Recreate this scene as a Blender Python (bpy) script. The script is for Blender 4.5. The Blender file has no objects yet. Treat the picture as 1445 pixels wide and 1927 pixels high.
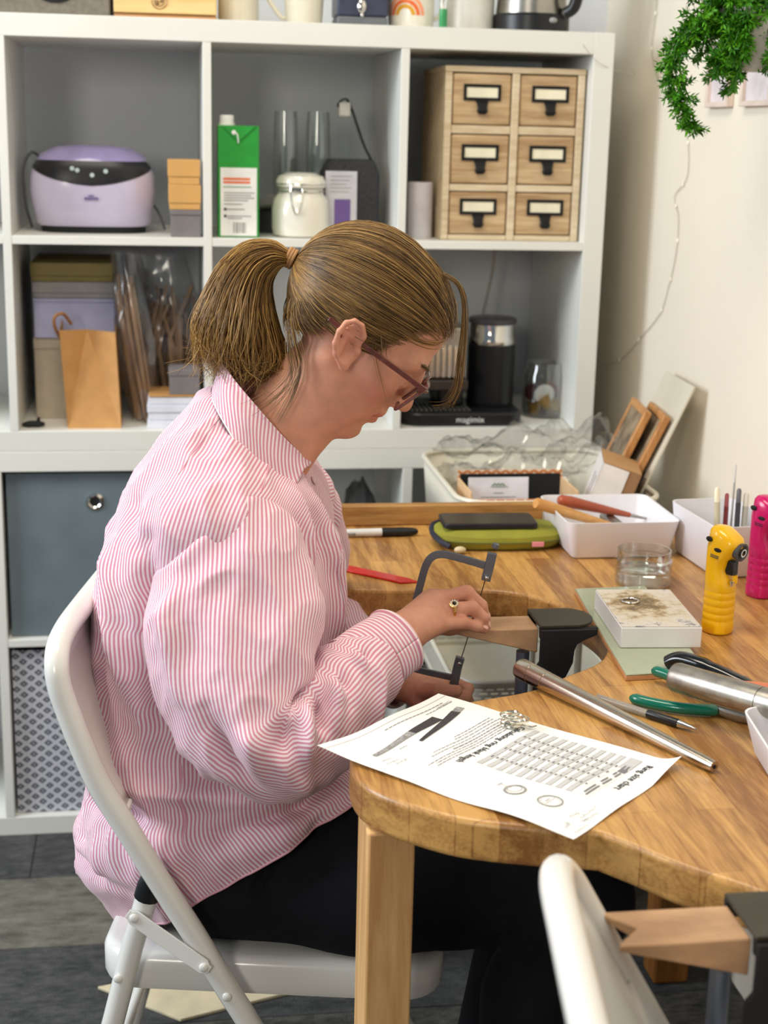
import bpy, bmesh, math, random
import numpy as np
from mathutils import Vector, Matrix, noise as mnoise

SC = bpy.context.scene
COL = SC.collection
PI = math.pi

# ---------------------------------------------------------------- camera
def make_camera():
    C = Vector((-0.8142, -2.7243, 1.3421))
    yaw, pitch, roll = 0.15082, 0.25003, 0.02388
    f = Vector((math.sin(yaw) * math.cos(pitch), math.cos(yaw) * math.cos(pitch), -math.sin(pitch)))
    r = Vector((math.cos(yaw), -math.sin(yaw), 0))
    u = r.cross(f)
    c, s = math.cos(roll), math.sin(roll)
    r2, u2 = c * r + s * u, -s * r + c * u
    m = Matrix((r2, u2, -f)).transposed().to_4x4()
    m.translation = C
    cam = bpy.data.cameras.new('camera')
    cam.sensor_fit = 'VERTICAL'
    cam.sensor_height = 36
    cam.sensor_width = 27
    cam.lens = 2808.45 / 1927 * 36
    cam.clip_start = .05
    cam.dof.use_dof = True
    cam.dof.focus_distance = 1.72
    cam.dof.aperture_fstop = 6.0
    o = bpy.data.objects.new('camera', cam)
    o.matrix_world = m
    COL.objects.link(o)
    SC.camera = o
make_camera()

# ---------------------------------------------------------------- light
def lin(c):
    c = c / 255
    return c / 12.92 if c <= .04045 else ((c + .055) / 1.055) ** 2.4
def rgb(r, g, b):
    return (lin(r), lin(g), lin(b), 1)

w = bpy.data.worlds.new('world')
SC.world = w
w.use_nodes = True
w.node_tree.nodes['Background'].inputs[0].default_value = (.66, .82, 1.0, 1)
w.node_tree.nodes['Background'].inputs[1].default_value = .26

def area(name, loc, target, sx, sy, power, col):
    l = bpy.data.lights.new(name, 'AREA')
    l.shape = 'RECTANGLE'; l.size = sx; l.size_y = sy; l.energy = power; l.color = col
    o = bpy.data.objects.new(name, l)
    o.location = loc
    d = Vector(target) - Vector(loc)
    o.rotation_euler = d.to_track_quat('-Z', 'Y').to_euler()
    COL.objects.link(o)
area('window_light', (-2.2, -4.4, 1.9), (-.4, -.6, 1.0), .6, .8, 34, (1.0, .93, .80))
area('side_window_light', (-3.2, -.9, 2.0), (-.6, -1.1, .8), 1.2, 1.4, 92, (.86, .93, 1.0))
area('ceiling_lamp_light', (-.95, -1.25, 2.7), (-.8, -1.15, 0), 1.2, .6, 33, (1.0, .90, .74))

vs = SC.view_settings
vs.view_transform = 'Standard'; vs.look = 'None'; vs.gamma = 1; vs.use_curve_mapping = False
vs.exposure = -0.18

# ---------------------------------------------------------------- materials
def M(name, col, rough=.5, metal=0., var=.06, scale=25., bump=0., bscale=150., spec=.5, trans=0., ior=1.45, sss=0., coat=0., stretch=None, alpha=1., sssr=(1, .35, .2)):
    m = bpy.data.materials.new(name)
    m.use_nodes = True
    nt = m.node_tree; N = nt.nodes; L = nt.links
    b = N['Principled BSDF']
    b.inputs['Roughness'].default_value = rough
    b.inputs['Metallic'].default_value = metal
    b.inputs['Specular IOR Level'].default_value = spec
    b.inputs['Transmission Weight'].default_value = trans
    b.inputs['IOR'].default_value = ior
    b.inputs['Coat Weight'].default_value = coat
    b.inputs['Alpha'].default_value = alpha
    if sss:
        b.inputs['Subsurface Weight'].default_value = sss
        b.inputs['Subsurface Radius'].default_value = sssr
        b.inputs['Subsurface Scale'].default_value = .008
    tc = N.new('ShaderNodeTexCoord'); mp = N.new('ShaderNodeMapping')
    L.new(tc.outputs['Object'], mp.inputs[0])
    if stretch: mp.inputs['Scale'].default_value = stretch
    nz = N.new('ShaderNodeTexNoise'); nz.inputs['Scale'].default_value = scale; nz.inputs['Detail'].default_value = 4
    L.new(mp.outputs[0], nz.inputs['Vector'])
    cr = N.new('ShaderNodeValToRGB')
    a = [max(0, x * (1 - var * 1.6)) for x in col[:3]] + [1]
    d = [min(1, x * (1 + var * 1.6)) for x in col[:3]] + [1]
    cr.color_ramp.elements[0].position = .3; cr.color_ramp.elements[1].position = .7
    cr.color_ramp.elements[0].color = a; cr.color_ramp.elements[1].color = d
    L.new(nz.outputs['Fac'], cr.inputs[0])
    L.new(cr.outputs[0], b.inputs['Base Color'])
    if bump:
        n2 = N.new('ShaderNodeTexNoise'); n2.inputs['Scale'].default_value = bscale; n2.inputs['Detail'].default_value = 3
        L.new(mp.outputs[0], n2.inputs['Vector'])
        bp = N.new('ShaderNodeBump'); bp.inputs['Strength'].default_value = bump; bp.inputs['Distance'].default_value = .002
        L.new(n2.outputs['Fac'], bp.inputs['Height']); L.new(bp.outputs[0], b.inputs['Normal'])
    return m

def wood(name, c1, c2, axis='Y', scale=14., rough=.45, stave=None, coat=0., dist=.6, fine=.35):
    """grain along axis; optional staves (width, length) with colour steps"""
    m = bpy.data.materials.new(name); m.use_nodes = True
    nt = m.node_tree; N = nt.nodes; L = nt.links; b = N['Principled BSDF']
    b.inputs['Roughness'].default_value = rough; b.inputs['Coat Weight'].default_value = coat
    b.inputs['Coat Roughness'].default_value = .25
    tc = N.new('ShaderNodeTexCoord'); mp = N.new('ShaderNodeMapping')
    L.new(tc.outputs['Object'], mp.inputs[0])
    k = .09
    mp.inputs['Scale'].default_value = {'X': (k, 1, 1), 'Y': (1, k, 1), 'Z': (1, 1, k)}[axis]
    wv = N.new('ShaderNodeTexNoise'); wv.inputs['Scale'].default_value = scale * 3; wv.inputs['Detail'].default_value = 5; wv.inputs['Distortion'].default_value = dist
    L.new(mp.outputs[0], wv.inputs['Vector'])
    w2 = N.new('ShaderNodeTexNoise'); w2.inputs['Scale'].default_value = scale * 22; w2.inputs['Detail'].default_value = 2
    L.new(mp.outputs[0], w2.inputs['Vector'])
    ad = N.new('ShaderNodeMath'); ad.operation = 'MULTIPLY_ADD'; ad.inputs[1].default_value = fine
    L.new(w2.outputs['Fac'], ad.inputs[0]); 
    sb = N.new('ShaderNodeMath'); sb.operation = 'MULTIPLY'; sb.inputs[1].default_value = 1 - fine
    L.new(wv.outputs['Fac'], sb.inputs[0]); L.new(sb.outputs[0], ad.inputs[2])
    cr = N.new('ShaderNodeValToRGB'); cr.color_ramp.elements[0].position = .36; cr.color_ramp.elements[1].position = .64
    cr.color_ramp.elements[0].color = c1; cr.color_ramp.elements[1].color = c2
    fac = ad.outputs[0]
    if stave:
        m2 = N.new('ShaderNodeMapping'); L.new(tc.outputs['Object'], m2.inputs[0])
        if axis == 'Y': m2.inputs['Rotation'].default_value = (0, 0, PI / 2)
        br = N.new('ShaderNodeTexBrick'); br.inputs['Scale'].default_value = 1
        br.inputs['Brick Width'].default_value = stave[1]; br.inputs['Row Height'].default_value = stave[0]
        br.inputs['Mortar Size'].default_value = .0006; br.inputs['Mortar Smooth'].default_value = .5
        br.inputs['Color1'].default_value = (0, 0, 0, 1); br.inputs['Color2'].default_value = (1, 1, 1, 1); br.inputs['Mortar'].default_value = (.1, .1, .1, 1)
        br.offset = .37; br.inputs['Bias'].default_value = 0
        L.new(m2.outputs[0], br.inputs['Vector'])
        mx = N.new('ShaderNodeMath'); mx.operation = 'MULTIPLY_ADD'; mx.inputs[1].default_value = .22
        L.new(br.outputs['Color'], mx.inputs[0]); 
        o2 = N.new('ShaderNodeMath'); o2.operation = 'ADD'; o2.inputs[1].default_value = -.11
        L.new(ad.outputs[0], o2.inputs[0]); L.new(o2.outputs[0], mx.inputs[2])
        fac = mx.outputs[0]
    L.new(fac, cr.inputs[0]); L.new(cr.outputs[0], b.inputs['Base Color'])
    bp = N.new('ShaderNodeBump'); bp.inputs['Strength'].default_value = .12; bp.inputs['Distance'].default_value = .001
    L.new(ad.outputs[0], bp.inputs['Height']); L.new(bp.outputs[0], b.inputs['Normal'])
    return m

def clear(name, tint=(1, 1, 1, 1), gloss=.12, rough=.05, fac=.12):
    """thin clear film or glass wall: mostly see-through with a sheen"""
    m = bpy.data.materials.new(name); m.use_nodes = True
    nt = m.node_tree; N = nt.nodes; L = nt.links
    N.remove(N['Principled BSDF'])
    out = N['Material Output']
    t = N.new('ShaderNodeBsdfTransparent'); t.inputs[0].default_value = tint
    g = N.new('ShaderNodeBsdfGlossy'); g.inputs['Roughness'].default_value = rough
    fr = N.new('ShaderNodeLayerWeight'); fr.inputs['Blend'].default_value = .35
    mu = N.new('ShaderNodeMath'); mu.operation = 'MULTIPLY_ADD'; mu.inputs[1].default_value = gloss * 3; mu.inputs[2].default_value = fac * .3
    L.new(fr.outputs['Facing'], mu.inputs[0])
    mx = N.new('ShaderNodeMixShader')
    L.new(mu.outputs[0], mx.inputs[0]); L.new(t.outputs[0], mx.inputs[1]); L.new(g.outputs[0], mx.inputs[2]); L.new(mx.outputs[0], out.inputs[0])
    return m

# ---------------------------------------------------------------- mesh helpers
def frame_of(d):
    d = Vector(d).normalized()
    a = Vector((0, 0, 1)) if abs(d.z) < .9 else Vector((1, 0, 0))
    x = a.cross(d).normalized(); y = d.cross(x)
    return x, y

class MB:
    def __init__(s): s.v = []; s.f = []; s.m = []; s.uv = None
    def add(s, v, f, mi=0):
        k = len(s.v); s.v += [tuple(p) for p in v]; s.f += [tuple(i + k for i in q) for q in f]; s.m += [mi] * len(f); return s
    def box(s, x0, x1, y0, y1, z0, z1, mi=0, Mx=None):
        v = [Vector((x, y, z)) for z in (z0, z1) for y in (y0, y1) for x in (x0, x1)]
        if Mx: v = [Mx @ p for p in v]
        return s.add(v, [(0, 2, 3, 1), (4, 5, 7, 6), (0, 1, 5, 4), (2, 6, 7, 3), (0, 4, 6, 2), (1, 3, 7, 5)], mi)
    def loft(s, rings, cap=True, closed=True, mi=0):
        n = len(rings[0]); v = [p for r in rings for p in r]; f = []
        for i in range(len(rings) - 1):
            for j in range(n if closed else n - 1):
                a = i * n + j; b = i * n + (j + 1) % n
                f.append((a, b, b + n, a + n))
        if cap and closed:
            f.append(tuple(reversed(range(n)))); f.append(tuple(range((len(rings) - 1) * n, len(rings) * n)))
        return s.add(v, f, mi)
    def tube(s, path, r, n=10, mi=0, cap=True, closed=False, flat=1.):
        P = [Vector(p) for p in path]; R = r if isinstance(r, (list, tuple)) else [r] * len(P)
        rings = []; x = None
        for i, p in enumerate(P):
            if closed: d = P[(i + 1) % len(P)] - P[i - 1]
            else: d = P[min(i + 1, len(P) - 1)] - P[max(i - 1, 0)]
            d.normalize()
            if x is None: x, y = frame_of(d)
            else:
                x = (x - d * x.dot(d)).normalized(); y = d.cross(x)
            rings.append([p + R[i] * (math.cos(2 * PI * k / n) * x + flat * math.sin(2 * PI * k / n) * y) for k in range(n)])
        if closed: rings.append(rings[0])
        return s.loft(rings, cap and not closed, True, mi)
    def lathe(s, prof, c=(0, 0, 0), n=32, mi=0, Mx=None, cap=True):
        rings = []
        for r, z in prof:
            ring = [Vector((r * math.cos(2 * PI * k / n), r * math.sin(2 * PI * k / n), z)) for k in range(n)]
            if Mx: ring = [Mx @ p for p in ring]
            rings.append([p + Vector(c) for p in ring])
        return s.loft(rings, cap, True, mi)
    def prism(s, poly, z0, z1, mi=0, Mx=None):
        r0 = [Vector((x, y, z0)) for x, y in poly]; r1 = [Vector((x, y, z1)) for x, y in poly]
        if Mx: r0 = [Mx @ p for p in r0]; r1 = [Mx @ p for p in r1]
        return s.loft([r0, r1], True, True, mi)
    def ell(s, c, r, n=20, k=12, mi=0, Mx=None):
        rings = []
        for i in range(k + 1):
            t = -PI / 2 + PI * (i if 0 < i < k else (.04 if i == 0 else k - .04)) / k
            ring = [Vector((r[0] * math.cos(t) * math.cos(2 * PI * j / n), r[1] * math.cos(t) * math.sin(2 * PI * j / n), r[2] * math.sin(t))) for j in range(n)]
            if Mx: ring = [Mx @ p for p in ring]
            rings.append([p + Vector(c) for p in ring])
        return s.loft(rings, True, True, mi)
    def build(s, name, mat, parent=None, bevel=0., smooth=35, local=False, sub=0, solid=0., bseg=2):
        V = [Vector(p) for p in s.v]
        if parent is not None:
            off = Vector((0, 0, 0)) if local else Vector(parent['_o'])
        elif local: off = Vector((0, 0, 0))
        else:
            xs = [p.x for p in V]; ys = [p.y for p in V]; zs = [p.z for p in V]
            off = Vector(((min(xs) + max(xs)) / 2, (min(ys) + max(ys)) / 2, min(zs)))
        me = bpy.data.meshes.new(name)
        me.from_pydata([p - off for p in V], [], s.f)
        for q, mi in zip(me.polygons, s.m): q.material_index = mi
        for mt in (mat if isinstance(mat, (list, tuple)) else [mat]): me.materials.append(mt)
        bm = bmesh.new(); bm.from_mesh(me); bmesh.ops.recalc_face_normals(bm, faces=bm.faces); bm.to_mesh(me); bm.free()
        if smooth: me.shade_smooth(); me.set_sharp_from_angle(angle=math.radians(smooth))
        o = bpy.data.objects.new(name, me); COL.objects.link(o)
        if parent is not None:
            o.parent = parent
            o['_o'] = tuple(off)
        else: o.location = off; o['_o'] = tuple(off)
        if solid:
            md = o.modifiers.new('t', 'SOLIDIFY'); md.thickness = solid; md.offset = 0
        if bevel:
            md = o.modifiers.new('b', 'BEVEL'); md.width = bevel; md.segments = bseg; md.limit_method = 'ANGLE'; md.angle_limit = math.radians(40); md.harden_normals = False
        if sub:
            md = o.modifiers.new('s', 'SUBSURF'); md.levels = sub; md.render_levels = sub
        return o

def tag(o, label, cat, group=None):
    o['label'] = label; o['category'] = cat
    if group: o['group'] = group
    return o
def thing(name, label, cat, loc=(0, 0, 0), rotz=0., group=None):
    o = bpy.data.objects.new(name, None); COL.objects.link(o)
    o.location = loc; o.rotation_euler = (0, 0, rotz); o.empty_display_size = .05
    o['_o'] = loc
    return tag(o, label, cat, group)
def struct(o): o['kind'] = 'structure'; return o
def B(x0, x1, y0, y1, z0, z1, Mx=None): return MB().box(x0, x1, y0, y1, z0, z1, 0, Mx)
def rrect(x0, x1, y0, y1, r, n=6):
    p = []
    for cx, cy, a in ((x1 - r, y1 - r, 0), (x0 + r, y1 - r, PI / 2), (x0 + r, y0 + r, PI), (x1 - r, y0 + r, 1.5 * PI)):
        for k in range(n + 1):
            t = a + PI / 2 * k / n; p.append((cx + r * math.cos(t), cy + r * math.sin(t)))
    return p
def bez(pts, n=8):
    """Catmull-Rom through pts"""
    P = [Vector(p) for p in pts]; out = []
    for i in range(len(P) - 1):
        a, b, c, d = P[max(i - 1, 0)], P[i], P[i + 1], P[min(i + 2, len(P) - 1)]
        for k in range(n):
            t = k / n
            out.append(.5 * ((2 * b) + (c - a) * t + (2 * a - 5 * b + 4 * c - d) * t * t + (3 * b - a - 3 * c + d) * t ** 3))
    out.append(P[-1]); return out
def text_verts(body, size, align='LEFT'):
    cu = bpy.data.curves.new('t', 'FONT'); cu.body = body; cu.size = size; cu.align_x = align; cu.resolution_u = 2
    o = bpy.data.objects.new('t', cu); COL.objects.link(o)
    me = bpy.data.meshes.new_from_object(o)
    v = [tuple(p.co) for p in me.vertices]; f = [tuple(p.vertices) for p in me.polygons]
    bpy.data.objects.remove(o); bpy.data.curves.remove(cu); bpy.data.meshes.remove(me)
    return v, f
def RT(loc, rx=0, ry=0, rz=0):
    return Matrix.Translation(loc) @ Matrix.Rotation(rz, 4, 'Z') @ Matrix.Rotation(ry, 4, 'Y') @ Matrix.Rotation(rx, 4, 'X')

# common materials
WHITE = M('white_laminate', rgb(226, 226, 220), .38, var=.015, scale=4)
WALLM = M('painted_wall', rgb(232, 223, 206), .75, var=.02, scale=2.5, bump=.05, bscale=300)
CHAIRM = M('white_enamel', rgb(232, 230, 224), .22, var=.012, scale=8, coat=.3)
BLACKP = M('black_plastic', rgb(24, 24, 27), .35, var=.1)
BLACKM = M('black_matte', rgb(20, 20, 22), .7, var=.15)
STEEL = M('brushed_steel', rgb(165, 160, 152), .28, 1, var=.05, scale=60)
CHROME = M('chrome', rgb(215, 212, 205), .12, 1, var=.02)
KRAFT = M('kraft_paper', rgb(192, 143, 86), .7, var=.05, scale=40, bump=.08)
PAPERW = M('white_paper', rgb(240, 238, 234), .65, var=.01)
CREAM = M('cream_enamel', rgb(226, 220, 202), .35, var=.02)
GREYB = M('grey_card', rgb(120, 114, 114), .7, var=.05)
GLASS = clear('clear_glass', (.965, .98, .975, 1), .24, .04, .2)
WALLB = M('wall_cool_light_tint', rgb(222, 226, 230), .75, var=.02, scale=2.5, bump=.05, bscale=300)  # back wall paint with the cool light falling on it put into the colour
FILM = clear('clear_film', (.97, .975, .98, 1), .13, .16, .2)
INK = M('black_ink', rgb(40, 38, 42), .7, var=.05)
GREYINK = M('grey_ink', rgb(165, 164, 164), .7, var=.05)
# ================================================================ setting
def setting():
    fl = struct(B(-3.4, .1, -4.6, .4, -.06, -.004).build('floor', M('floor_backing', rgb(50, 50, 50), .9)))
    def carpet(name, c1, c2, sc):
        m = bpy.data.materials.new(name); m.use_nodes = True
        nt = m.node_tree; N = nt.nodes; L = nt.links; b = N['Principled BSDF']; b.inputs['Roughness'].default_value = .95
        b.inputs['Specular IOR Level'].default_value = .1
        tc = N.new('ShaderNodeTexCoord')
        geo = N.new('ShaderNodeNewGeometry')
        vo = N.new('ShaderNodeTexVoronoi'); vo.inputs['Scale'].default_value = sc
        mp = N.new('ShaderNodeMapping'); mp.inputs['Scale'].default_value = (1, 2.2, 1); L.new(geo.outputs['Position'], mp.inputs[0]); L.new(mp.outputs[0], vo.inputs['Vector'])
        nz = N.new('ShaderNodeTexNoise'); nz.inputs['Scale'].default_value = 16; nz.inputs['Detail'].default_value = 8; nz.inputs['Roughness'].default_value = .72
        L.new(mp.outputs[0], nz.inputs['Vector'])
        ad = N.new('ShaderNodeMath'); ad.operation = 'MULTIPLY_ADD'; ad.inputs[1].default_value = .16
        L.new(vo.outputs['Distance'], ad.inputs[0]); L.new(nz.outputs['Fac'], ad.inputs[2])
        cr = N.new('ShaderNodeValToRGB'); cr.color_ramp.elements[0].position = .42; cr.color_ramp.elements[1].position = .78
        cr.color_ramp.elements[0].color = c1; cr.color_ramp.elements[1].color = c2
        L.new(ad.outputs[0], cr.inputs[0]); L.new(cr.outputs[0], b.inputs['Base Color'])
        bp = N.new('ShaderNodeBump'); bp.inputs['Strength'].default_value = .6; bp.inputs['Distance'].default_value = .004
        n3 = N.new('ShaderNodeTexNoise'); n3.inputs['Scale'].default_value = 350; L.new(geo.outputs['Position'], n3.inputs['Vector'])
        L.new(n3.outputs['Fac'], bp.inputs['Height']); L.new(bp.outputs[0], b.inputs['Normal'])
        return m
    mats = [carpet('carpet_dark', rgb(58, 59, 60), rgb(92, 93, 92), 60), carpet('carpet_light', rgb(88, 87, 80), rgb(132, 129, 118), 26), carpet('carpet_mottled', rgb(50, 50, 50), rgb(106, 104, 97), 45)]
    y = .4; k = 0; seq = [0, 0, 1, 0, 2, 1, 0, 2, 1, 0, 2, 0]
    hs = [.333, .243, .244] + [.245] * 9
    mesh = {}
    hs[0] = .4 + .0; ys = [.4, 0.07, -.176, -.42] + [-.42 - .245 * (i + 1) for i in range(8)]
    for i in range(len(ys) - 1):
        off = [0, .35, .62, .2][i % 4]
        x = -3.3 + off * .95
        while x < .1:
            x1 = min(x + .95, .1)
            if x1 > -2.1 and x1 - x > .02:
                o = B(x + .0008, x1 - .0008, ys[i + 1] + .0008, ys[i] - .0008, -.004, 0).build('carpet_plank', mats[(seq[i]) % 3], fl, bevel=.0012)
            x = x1 if x1 < .1 else .2
    struct(B(-3.4, .16, .4, .46, -.06, 2.8).build('wall_back', WALLB))
    struct(B(.1, .16, -4.6, .4, -.06, 2.8).build('wall_right', WALLM))
setting()

# ================================================================ cube shelving
def shelf(name, label, X, Z, xs_div, zrow, x0, x1, z0, z1):
    t = thing(name, label, 'shelf unit', ((x0 + x1) / 2, .195, z0))
    D0, D1 = 0, .385
    B(x0 + .038, x1 - .038, D0, D1, z1 - .038, z1).build('top_panel', WHITE, t, bevel=.0012)
    B(x0 + .038, x1 - .038, D0, D1, z0, z0 + .038).build('bottom_panel', WHITE, t, bevel=.0012)
    B(x0, x0 + .038, D0, D1, z0, z1).build('side_panel', WHITE, t, bevel=.0012)
    B(x1 - .038, x1, D0, D1, z0, z1).build('side_panel', WHITE, t, bevel=.0012)
    ed = [x0 + .038] + [q for d in xs_div for q in d] + [x1 - .038]
    for a, b in xs_div: B(a, b, D0, D1, z0 + .038, z1 - .038).build('divider', WHITE, t, bevel=.001)
    for i in range(0, len(ed), 2): B(ed[i], ed[i + 1], D0 + .0005, D1, zrow[0], zrow[1]).build('shelf_board', WHITE, t, bevel=.001)
    return t
shelf('shelf_unit', 'white cube shelf unit holding boxes and jars, stacked on top', 0, 0, [(-1.088, -1.073), (-.738, -.723), (-.388, -.373)], (1.134, 1.149), -1.461, 0, .761, 1.522)
shelf('shelf_unit', 'white cube shelf unit standing on the carpet with fabric bins', 0, 0, [(-1.125, -1.108), (-.752, -.737), (-.366, -.347)], (.385, .40), -1.50, .02, 0, .761)

def fabric_bin(label, x0, x1, z0, z1, mat, ring=True, y0=.018):
    t = thing('fabric_bin', label, 'storage bin', ((x0 + x1) / 2, y0 + .17, z0))
    h = .004
    mb = MB()
    mb.box(x0, x1, y0, y0 + h, z0, z1); mb.box(x0, x1, y0 + .34, y0 + .34 + h, z0, z1)
    mb.box(x0, x0 + h, y0 + h, y0 + .34, z0, z1); mb.box(x1 - h, x1, y0 + h, y0 + .34, z0, z1); mb.box(x0 + h, x1 - h, y0 + h, y0 + .34, z0, z0 + h)
    mb.build('bin_body', mat, t, bevel=.0015)
    if ring:
        Mx = RT((ring[0], y0, ring[1]), rx=PI / 2)
        MB().lathe([(.0095, -.001), (.0095, .003), (.012, .005), (.0165, .003), (.0165, -.001)], n=28, Mx=Mx).build('grommet', CHROME, t)
        MB().lathe([(.0094, .0005), (.0094, .0012)], n=24, Mx=Mx).build('grommet_hole', BLACKM, t)
    return t
FELTBLUE = M('blue_grey_fabric', rgb(106, 120, 128), .9, var=.06, scale=14, bump=.25, bscale=500)
fabric_bin('blue-grey fabric bin with round metal eyelet in the lower shelf unit', -1.102, -.757, .4005, .716, FELTBLUE, (-.942, .662))

def lattice(name, c1, c2, s, thick=.28):
    """woven lattice print: crossing zigzag lines"""
    m = bpy.data.materials.new(name); m.use_nodes = True
    nt = m.node_tree; N = nt.nodes; L = nt.links; b = N['Principled BSDF']; b.inputs['Roughness'].default_value = .85
    geo = N.new('ShaderNodeTexCoord'); sp = N.new('ShaderNodeSeparateXYZ'); L.new(geo.outputs['Object'], sp.inputs[0])
    def mth(op, a, bb=None, v=None):
        n = N.new('ShaderNodeMath'); n.operation = op
        L.new(a, n.inputs[0])
        if bb is not None: L.new(bb, n.inputs[1])
        if v is not None: n.inputs[1].default_value = v
        return n.outputs[0]
    u = mth('MULTIPLY', sp.outputs['X'], v=s); v = mth('MULTIPLY', sp.outputs['Z'], v=s * 1.25)
    p1 = mth('PINGPONG', mth('ADD', u, v), v=.5); p2 = mth('PINGPONG', mth('SUBTRACT', u, v), v=.5)
    mn = mth('MINIMUM', p1, p2)
    # every other diamond holds a small dot
    p3 = mth('ADD', p1, p2); 
    dot = mth('GREATER_THAN', p3, v=.86)
    ln = mth('LESS_THAN', mn, v=thick * .5)
    mx = mth('MAXIMUM', ln, dot)
    mix = N.new('ShaderNodeMix'); mix.data_type = 'RGBA'
    L.new(mx, mix.inputs['Factor']); mix.inputs['A'].default_value = c1; mix.inputs['B'].default_value = c2
    L.new(mix.outputs['Result'], b.inputs['Base Color'])
    return m
fabric_bin('patterned fabric bin, pale lattice on dark grey, bottom of shelf', -1.104, -.757, .0385, .372, lattice('pale_lattice_fabric', rgb(62, 66, 78), rgb(196, 198, 208), 36, .40), None)
fabric_bin('black fabric bin with thin white diamond pattern beside the trolley', -.345, -.03, .0385, .36, lattice('black_lattice_fabric', rgb(22, 22, 24), rgb(170, 168, 165), 22, .10), None)
# crumpled grey bag in lower middle cube
def crumple(mb, c, r, amp, seed, n=28, k=18, sc=22, zmin=None):
    rings = []
    for i in range(k + 1):
        t = -PI / 2 + PI * min(max(i, .08), k - .08) / k; ring = []
        for j in range(n):
            a = 2 * PI * j / n
            d = Vector((math.cos(t) * math.cos(a), math.cos(t) * math.sin(a), math.sin(t)))
            e = mnoise.noise(d * 2.1 + Vector((seed, 0, 0))) * .6 + abs(mnoise.noise(d * 5 + Vector((0, seed, 0)))) * .8
            q = 1 + amp * e
            p = Vector((c[0] + r[0] * d.x * q, c[1] + r[1] * d.y * q, c[2] + r[2] * d.z * q))
            if zmin is not None and p.z < zmin: p.z = zmin
            ring.append(p)
        rings.append(ring)
    return mb.loft(rings)
tag(crumple(MB(), (-.43, .14, .50), (.05, .06, .15), .3, 3.3, zmin=.4005).build('crumpled_bag', M('grey_translucent_plastic', rgb(120, 122, 124), .35, var=.2, trans=.4), smooth=60), 'crumpled grey plastic bag in the lower shelf behind the bench', 'plastic bag')

# ================================================================ on top of the shelf
TOP = 1.522
t = thing('fabric_box', 'grey-brown linen box with dark metal handle on top shelf', 'box', (-1.0, .17, TOP))
B(-1.12, -.895, .03, .30, TOP + .0002, TOP + .12).build('box_body', M('linen_grey', rgb(122, 116, 104), .9, var=.1, scale=120, bump=.3, bscale=600), t, bevel=.003)
MB().ell((-.988, .029, TOP + .033), (.028, .006, .013), Mx=None).build('handle', M('dark_pewter', rgb(60, 62, 66), .35, .8), t)
t = thing('wooden_box', 'pale wooden box with round wire emblem on top of shelf', 'box', (-.8, .12, TOP))
PALEW = wood('pale_birch', rgb(222, 184, 120), rgb(240, 206, 146), 'X', 8)
B(-.889, -.712, .035, .20, TOP + .0002, TOP + .007).build('base', M('tan_base', rgb(196, 146, 96), .6), t, bevel=.001)
B(-.889, -.712, .03, .205, TOP + .0085, TOP + .095).build('lid', PALEW, t, bevel=.002)
mb = MB()
for r in (.013, .008): mb.tube([(-.811 + r * math.cos(a), .029, TOP + .029 + r * math.sin(a)) for a in np.linspace(0, 2 * PI, 24, endpoint=False)], .0008, 6, closed=True)
mb.ell((-.815, .029, TOP + .026), (.004, .001, .005)); mb.ell((-.806, .029, TOP + .03), (.004, .001, .004))
mb.build('wire_emblem', M('bronze_wire', rgb(150, 120, 84), .4, .7), t)

t = tag(MB().lathe([(.034, 0), (.037, .004), (.037, .11), (.035, .115), (.033, .11), (.033, .02)], (-.668, .15, TOP), 32).build('canister', CREAM), 'cream canister beside the jug on top of shelf', 'canister')
t = thing('jug', 'cream ceramic jug with loop handle on top of shelf', 'jug', (-.553, .10, TOP))
MB().lathe([(.030, 0), (.033, .004), (.036, .05), (.040, .09), (.043, .13), (.040, .13), (.037, .09), (.032, .02)], (-.553, .10, TOP), 36).build('jug_body', CREAM, t)
MB().tube(bez([(-.585, .10, TOP + .012), (-.598, .10, TOP + .018), (-.622, .10, TOP + .055), (-.625, .10, TOP + .09), (-.588, .10, TOP + .115)], 6), [.004, .005] + [.006] * 23, 10, flat=.7).build('handle', CREAM, t)
t = thing('storage_tin', 'navy and grey tin with silver charm beside striped mug', 'tin', (-.449, .11, TOP))
B(-.495, -.404, .07, .16, TOP + .0002, TOP + .018).build('base', M('slate_grey', rgb(104, 108, 112), .5), t, bevel=.003)
B(-.496, -.403, .069, .161, TOP + .0185, TOP + .09).build('body', M('navy_lacquer', rgb(58, 62, 82), .35, var=.12), t, bevel=.004)
mb = MB(); mb.ell((-.452, .066, TOP + .035), (.008, .003, .012)); mb.ell((-.451, .067, TOP + .02), (.003, .002, .004)); mb.build('charm', CHROME, t)
t = thing('mug', 'white mug with orange and yellow rainbow print on top shelf', 'mug', (-.354, .12, TOP))
MB().lathe([(.034, 0), (.041, .003), (.0425, .02), (.0425, .095), (.0395, .095), (.0385, .01)], (-.354, .12, TOP), 40).build('mug_body', M('white_glaze', rgb(232, 226, 212), .2, coat=.4), t)
MB().tube(bez([(-.313, .13, TOP + .02), (-.297, .135, TOP + .03), (-.292, .137, TOP + .05), (-.298, .135, TOP + .07), (-.313, .13, TOP + .08)], 5), .0045, 10).build('handle', M('white_glaze_handle', rgb(232, 226, 212), .2), t)
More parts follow.
